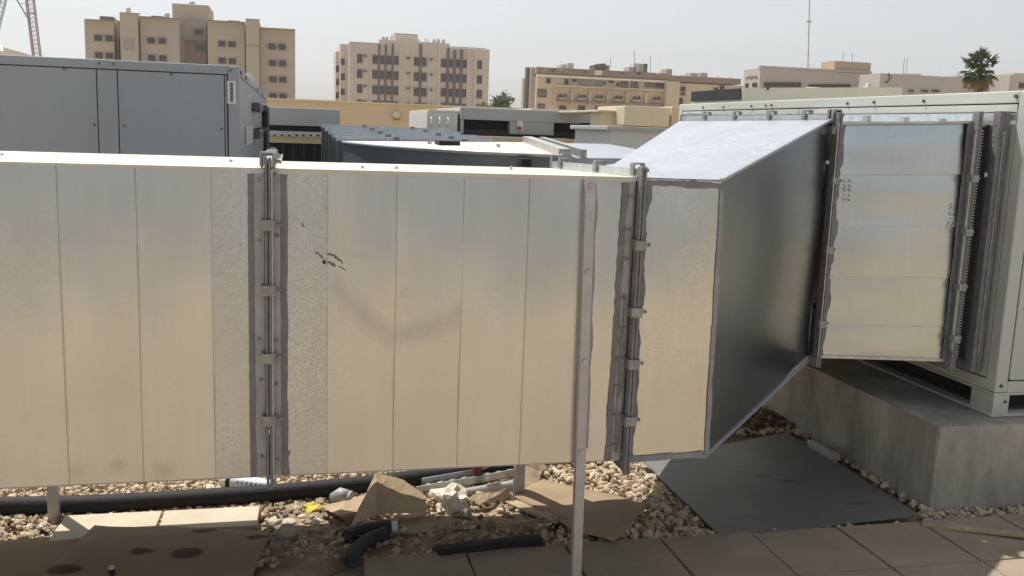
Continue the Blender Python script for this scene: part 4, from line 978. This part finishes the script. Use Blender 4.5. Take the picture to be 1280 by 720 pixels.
for r_ in range(4):
    for x in (273,383,432,480,528,673,720,862,910,957,1002,1106):
        y = 241+(x-273)*.052+r_*105-(3*r_ if x > 800 else 0)
        p = cb(x, y); window(bB, p[0], p[1], 7.0, 10.2, YBb, 'B')
    for x in (313,612,772):
        y = 222+(x-313)*.055+r_*105; p = cb(x, y); s = 1.6*YBb/1200
        c_ = at(p[0], p[1], YBb); MB().box((c_.x-s, YBb-.5, c_.z-s*.8), (c_.x+s, YBb-.005, c_.z+s*.8)).build('ac_box', M['frame'], bB)
    for x0_, x1_ in ((112,138),(146,172)):
        y = 240+r_*105 if x0_ > 120 else 290+r_*92
        p = cb(x0_, y); q = cb(x1_, y+45)
        bbox(bB, 'balcony_opening', M['win'], p[0], p[1], q[0], q[1], YBb+(1.4 if x0_ > 120 else 3.9), .09)
for x, y, w, h in ((440,97,3.5,5),(465,98,3.5,4.5),(497,95,1.5,6),(510,92,1.5,6),(735,107,2,6),(757,112,1.5,4),(793,114,4,5.5),(822,114,4,5.5),(857,117,4,5.5),(690,110,2,4)):
    p = cb(x, y); tank(bB, p[0], p[1]+.8, w, h, YBb+2, M['tank'] if w < 3 else M['bC_grey'])
B('coping', M['bB_white'], 206, 129, 405, 133, -.1, 1, None); B('coping', M['bB_white'], 888, 164, 1165, 169, -.1, 1, None)

# C: stained cream block with brown parapet band
YC = 110.0
bC = empty('apartment_building', (at(780,110,YC).x, YC+8, 0), 'stained cream apartment building with brown parapet band and rooftop clutter', 'building')
cc = lambda x, y: (640+x/4.414, 65+y/4.414)
def Cc(name, m, x0_, y0_, x1_, y1_, dy=0, d=12, zmin=None):
    p = cc(x0_, y0_); q = cc(x1_, y1_); return bbox(bC, name, m, p[0], p[1], q[0], q[1], YC+dy, d, zmin)
Cc('wall', M['bC'], 137, 150, 855, 520, 0, 3, 0); Cc('wall', M['bC'], 906, 178, 1262, 520, 0, 12, 0); Cc('pilaster', M['bC'], 855.5, 162, 905.5, 520, -1.0, 6, 0)
p = cc(137, 84); q = cc(855, 130); Cc('parapet_band', M['bC_brown'], 137, 100, 855, 152, -.4, 2.6); Cc('parapet_band', M['bC_brown'], 855.5, 138, 1262, 180, -.35, 10)
Cc('corner_wall', M['bC_grey'], 105, 84, 136.5, 520, 1.0, 1.5, 0); Cc('pillar', M['frame'], 84, 84, 104.5, 520, 1.6, 1.0, 0); Cc('side_wall', M['bC_grey'], 64, 145, 83.5, 520, 2.2, 1.0, 0)
Cc('band_trim', M['bB_white'], 137, 153, 855, 157, -.45, .3)
for i, (x, y, w, h) in enumerate(((200,160,5,6),(300,165,5,6),(343,157,6.5,3),(508,172,3.5,3),(547,165,6.5,3),(585,178,4,4),(620,182,9,9),(675,187,9,11),(758,180,12,6),(818,182,13,7),
                 (943,205,6,6),(942,232,5,3),(1123,205,5,3.5),(1158,197,6,5),(278,310,9,6.5),(383,312,9,7),(475,322,8,10),(597,318,9,8),(165,228,11,10),(160,303,9,8),(930,272,5,8),(400,172,5,5),(460,172,7,8))):
    p = cc(x, y); window(bC, p[0], p[1], w, h, YC, 'C%g_%g' % (w, h), 1 if w > 5 else 0, M['panel_grey'] if x in (620, 675, 758, 165, 460, 475, 597) else None)
Cc('balcony_panel', M['panel_grey'], 375, 150, 495, 196, -.2, .15)
for x in (280,385,482,588,687,797):
    for s in (-13, 12):
        p = cc(x+s, 241+(x-280)*.03); window(bC, p[0], p[1], 3.6, 3.6, YC-.22, 'Cb', 0)
    Cc('balcony_rail', M['bC_grey'], x-22, 252+(x-280)*.03, x+22, 262+(x-280)*.03, -.5, .5)
for x in (240,332,430,530,637,740,845): Cc('fin', M['bC'], x-2.5, 206+(x-240)*.03, x+2.5, 290, -.5, .5)
Cc('ledge', M['bC_brown'], 240, 284, 850, 290, -.6, .6); Cc('ledge', M['bC'], 240, 203, 850, 209, -.6, .6)
for x, y, w, h, m in ((285,78,7,4,'tank'),(325,72,8,5,'tank'),(465,82,5,5,'frame'),(492,78,5,6,'frame'),(510,74,4,5,'frame'),(528,82,5,4,'panel_grey'),(664,90,9,3,'bC_grey'),(690,80,7,8,'tank'),(715,76,6,5,'bC_grey'),(738,80,5,7,'leaf'),(868,104,8,5,'bC_grey'),(1005,122,9,3,'bC_grey'),(1060,124,10,4,'bC_grey')):
    p = cc(x, y); s = YC/1200; c_ = at(p[0], p[1], YC+3)
    MB().box((c_.x-w*s/2, YC+3, c_.z-2.2), (c_.x+w*s/2, YC+5, c_.z+h*s/2)).build('roof_clutter', M[m], bC)
Cc('roof_sign', M['bB_white'], 460, 102, 497, 128, -.6, .15)
for k, x in enumerate((185,272,935,1040,1138,1205,805)):
    Cc('roof_sign', M['bB_white'], x-6, 92+(x-185)*.045, x+6, 97+(x-185)*.045, -.55, .1)
for x in (228,405,610,700,708): Cc('wall_box', M['frame'], x-7, 97+(x-228)*.03, x+7, 108+(x-228)*.03, -.6, .2)
for px, y0_, y1_ in ((763,85,73),(793,85,63),(813,90,70)):
    a = at(px, y0_, YC+3); b = at(px, y1_, YC+3); MB().tube([a, b], .04, 5).build('aerial', M['mast_grey'], bC)

# D, E, F: low beige buildings at the right
YD = 90.0
cd = lambda x, y: (900+x/3.368, 60+y/3.368)
def Dd(root, name, m, x0_, y0_, x1_, y1_, dy=0, d=14, zmin=None):
    p = cd(x0_, y0_); q = cd(x1_, y1_); return bbox(root, name, m, p[0], p[1], q[0], q[1], YD+dy, d, zmin)
bD = empty('office_building', (at(1000,100,YD).x, YD+6, 0), 'low beige office building with an ochre rooftop penthouse', 'building')
a = at(*cd(170,90), YD); L0 = at(*cd(95,96), YD+9).x
Dd(bD, 'wall', M['bD'], 170, 97, 640, 350, 0, 3.6, 0)
Dd(bD, 'parapet', M['bD'], 169, 95, 641, 99, -.12, .5)
pass
Dd(bD, 'penthouse', M['bD_tan'], 484, 58, 632, 112, .6, 2.6)
for k in range(11):
    x = 190+k*14.2; p = cd(x, 155); 
    window(bD, p[0], p[1], 4.0, 6.5, YD, 'D', 0)
for k in range(12):
    x = 378+k*14.8; p = cd(x, 160); window(bD, p[0], p[1], 4.1, 5, YD, 'D2', 0)
xl_ = at(*cd(170,97), YD).x
for y_, w_ in ((.9, .9), (2.6, .6)):       # the end wall: two windows and a line of raised lettering
    f = MB().box((xl_-.12, YD+y_-w_/2, at(950, 108.5, YD).z), (xl_-.005, YD+y_+w_/2, at(950, 103, YD).z)).build('window', M['frame'], bD)
    MB().box((xl_-.14, YD+y_-w_/2+.08, at(950, 108, YD).z), (xl_-.121, YD+y_+w_/2-.08, at(950, 103.5, YD).z)).build('pane', M['win'], f)
mb = MB(); rl = random.Random(4); zz = at(940, 95, YD).z
for k in range(7):
    y_ = YD+.5+k*.36; h = rl.uniform(.12, .3); mb.box((xl_-.06, y_, zz-.08), (xl_-.002, y_+.26, zz+.02))
    if k % 2: mb.box((xl_-.06, y_+.05, zz+.021), (xl_-.002, y_+.11, zz+h))
    if k % 3 == 0: mb.box((xl_-.06, y_+.16, zz-.24), (xl_-.002, y_+.2, zz-.081))
mb.build('lettering', M['groove'], bD)
for x in (555,515): 
    a = at(*cd(x, 60), YD+4); MB().tube([a, a+Vector((0,0,1.0))], .035, 5).build('aerial', M['mast_grey'], bD)
bE = empty('office_building', (at(1150,105,YD-8).x, YD-2, 0), 'low beige building left of the palm with blank parapet', 'building')
YE = -6
Dd(bE, 'wall', M['bD'], 675, 115, 1008, 350, YE, 3.5, 0)
p = cd(707,128); q = at(*p, YD+YE-.05); mb = MB()
mb.tube([(q.x,q.y,q.z+.5),(q.x+.25,q.y,q.z+.1),(q.x,q.y,q.z-.35),(q.x-.25,q.y,q.z-.4)], .09, 6).build('emblem', M['groove'], bE)
for x, w in ((803,14),(860,20),(905,22)): p = cd(x, 181); window(bE, p[0], p[1], w*.3*3.3/2, 3, YD+YE, 'E%d' % w, 1)
for k in range(9): Dd(bE, 'roof_pipe', M['bC_grey'], 735+k*13, 108, 741+k*13, 116, YE+2, .4)
for x in (770, 783): 
    a = at(*cd(x, 110), YD); MB().tube([a, a+Vector((0,0,1.6))], .035, 5).build('aerial', M['mast_grey'], bE)
bF = empty('office_building', (at(1260,105,YD).x, YD+6, 0), 'beige building with dark strip windows behind the palm', 'building')
Dd(bF, 'wall', M['bD'], 1000, 122, 1225, 350, 4, 10, 0); Dd(bF, 'wall', M['bC'], 1235, 107, 1330, 350, 1, 10, 0); Dd(bF, 'column', M['bD'], 1222, 112, 1234.5, 350, .5, 8, 0)
for x, w in ((1022,12),(1155,13),(1195,13),(1260,13)): p = cd(x, 158); window(bF, p[0], p[1], w, 8, YD+(4 if x < 1222 else 1), 'F%d' % (x > 1222), 3)

# palm
YP = 34.0; PS = YP/60
pc = at(1226, 86, YP); pb = Vector((pc.x+.1, YP, 0))
pm = empty('palm_tree', pb, 'fan palm with dry skirt rising above the right air handler', 'tree')
MB().tube([pb, pb+Vector((0,0,pc.z*.5)), pc-Vector((0,0,.6*PS))], [.2,.16,.15], 10).build('trunk', M['bark'], pm)
rp = random.Random(11)
def fronds(name, m, n, el0, el1, ln, droop):
    mb = MB()
    for i in range(n):
        az = rp.uniform(0, 2*math.pi); el = math.radians(rp.uniform(el0, el1)); L_ = ln*PS*rp.uniform(.75,1.1)
        d = Vector((math.cos(az)*math.cos(el), math.sin(az)*math.cos(el), math.sin(el)))
        tip = pc+d*L_*.55+Vector((0,0,-droop*.2*PS))
        up = Vector((0,0,1)); s = d.cross(up).normalized(); u2_ = s.cross(d)
        mb.tube([pc-Vector((0,0,.5*PS)), (pc+tip)/2+Vector((0,0,.03)), tip], [.03,.02,.012], 4, False)
        for k in range(15):                 # fan leaflets
            a_ = math.radians(-80+160*k/14); q = (d*math.cos(a_)+s*math.sin(a_)).normalized()
            l = L_*.55*(1-.25*abs(k-7)/7)*rp.uniform(.85,1.1)
            e_ = tip+q*l+Vector((0,0,-droop*PS*rp.uniform(.1,.45)))
            w = q.cross(u2_).normalized()*.042
            mid = tip.lerp(e_, .55)+u2_*.03
            mb.add([tip, mid-w, e_, mid+w], [(0,1,2,3)])
    return mb.build(name, m, pm)
fronds('crown', M['frond'], 36, -28, 88, 1.6, .75)
fronds('dry_skirt', M['frond_dry'], 20, -78, -30, 1.4, .6)

# leafy tree between the buildings
YT = 70.0
tb = at(625, 150, YT); tb.z = 0
tt = empty('tree', tb, 'small green tree top between the two apartment buildings', 'tree')
ctr = at(625, 128.5, YT)
MB().tube([tb, Vector((tb.x+.1, YT, ctr.z*.6)), ctr], [.22,.17,.08], 8).build('trunk', M['bark'], tt)
mb = MB()
for i in range(9):
    a_ = rp.uniform(0, 6.28); e_ = ctr+Vector((math.cos(a_)*rp.uniform(.5,1), math.sin(a_)*rp.uniform(.4,1), rp.uniform(-.1,.6)))
    mb.tube([ctr-Vector((0,0,.8)), (ctr+e_)/2, e_], [.07,.05,.02], 5, False)
mb.build('limbs', M['bark'], tt)
mb = MB()
cl = [ctr+Vector((rp.gauss(0,.48), rp.gauss(0,.45), rp.gauss(-.12,.33))) for _ in range(34)]
for c_ in cl:
    for k in range(42):
        p = c_+Vector((rp.gauss(0,.15), rp.gauss(0,.15), rp.gauss(0,.12))); n_ = Vector((rp.gauss(0,1), rp.gauss(0,1), rp.gauss(.4,1))).normalized()
        s = n_.orthogonal().normalized()*rp.uniform(.035,.075); t_ = n_.cross(s)*1.7
        mb.add([p-s, p-t_, p+s, p+t_], [(0,1,2,3)])
mb.build('crown', M['leaf'], tt)

# guyed radio mast, lattice tower, hipped roof
YM = 160.0
a = at(1009.5, 100, YM); b = at(1013.5, -60, YM)
ms = empty('radio_mast', Vector((a.x, YM, 0)), 'thin tall radio mast above the low office building', 'mast')
MB().tube([Vector((a.x,YM,0)), a, b], [.13,.13,.10], 6).build('pole', M['mast_grey'], ms)
c_ = at(1011.5, 23, YM); MB().box((c_.x-.35,YM-.3,c_.z-.7),(c_.x+.35,YM+.3,c_.z-.4)).build('aerial', M['mast_grey'], ms)
c_ = at(1010.5, 42, YM); MB().tube([c_-Vector((.3,0,0)), c_+Vector((.3,0,0))], .06, 5).build('aerial', M['mast_grey'], ms)
a = at(1010,80,YM); b = at(1050,92,YM); MB().tube([a,(a+b)/2-Vector((0,0,.3)),b], .03, 4).build('guy_wire', M['mast_grey'], ms)
YW = 100.0
tw = empty('lattice_tower', Vector((at(40,70,YW).x, YW, 0)), 'red and white lattice tower with spread legs at the upper left', 'tower')
def lat(name, p0, p1, w, n, m):
    p0 = Vector(p0); p1 = Vector(p1); mb = MB(); s = Vector((w/2,0,0)); t_ = Vector((0,w/2,0))
    cs_ = [s+t_, s-t_, -s-t_, -s+t_]
    for c in cs_: mb.tube([p0+c, p1+c], .065 if c.x < 0 else .045, 5, False)
    for k in range(n):
        a_ = p0.lerp(p1, k/n); b_ = p0.lerp(p1, (k+1)/n)
        for i in range(4):
            mb.tube([a_+cs_[i], b_+cs_[(i+1) % 4]], .022, 3, False); mb.tube([a_+cs_[i], a_+cs_[(i+1) % 4]], .022, 3, False)
    return mb.build(name, m, tw)
lat('leg', at(46.5,72,YW), at(36.5,-10,YW), .62, 15, M['mast'])
lat('leg', at(-6,40,YW), at(7,-14,YW), .5, 9, M['mast_grey'])
MB().tube([at(36,25,YW), at(19,-4,YW)], .075, 5).build('brace', M['mast_grey'], tw); MB().tube([at(32,16,YW), at(46,16.5,YW)], .06, 5).build('brace', M['mast_grey'], tw); MB().tube([at(24,4,YW), at(33,4.5,YW)], .04, 5).build('brace', M['mast_grey'], tw)
hr = empty('house', Vector((at(0,70,85).x, 86, 0)), 'house top with a dark brown hipped roof below the lattice tower', 'house')
a = at(1,58,88); b = at(42,71,85); c_ = at(-60,73,85)
MB().add([a, a+Vector((-6,1,0)), b, Vector((c_.x,85,b.z)), Vector((c_.x,93,b.z)), Vector((b.x,93,b.z))], [(0,3,2),(0,1,3),(1,4,3),(0,2,5),(0,5,4,1)]).build('roof', M['roof_tile'], hr)
MB().bar(a+Vector((0,-.05,.02)), at(5.5,72,85)+Vector((0,-.05,0)), .22, .12).build('ridge', M['bB_white'], hr)
MB().box((c_.x+.3, 85.4, 0), (b.x-.4, 92.6, b.z-.01)).build('wall', M['bD'], hr)


# unseen units added behind the viewer to give the duct something bluish to mirror
ahu('air_handler', 'unseen air handler added behind the viewer on the left for the duct to mirror', -6.2, -.4, -6.6, -4.2, 0, 1.98, M['ahu_reflected'], [-4.6, -2.9], [-5.4], False)
ahu('air_handler', 'unseen air handler added behind the viewer on the right for the duct to mirror', .5, 7.5, -6.6, -4.2, 0, 1.98, M['ahu_reflected'], [2.2, 4.0], [-5.4], False)

# dusty air
hz = MB().box((-160, -40, -1.2), (260, 230, 42)).build('haze', M['hole'], kind='stuff')
hm = bpy.data.materials.new('haze air'); hm.use_nodes = True; hn = hm.node_tree; hn.nodes.clear()
ho = hn.nodes.new('ShaderNodeOutputMaterial'); hv = hn.nodes.new('ShaderNodeVolumePrincipled')
hv.inputs['Color'].default_value = (.93, .94, .96, 1); hv.inputs['Density'].default_value = .0007
hn.links.new(hv.outputs[0], ho.inputs['Volume']); hz.data.materials.clear(); hz.data.materials.append(hm)
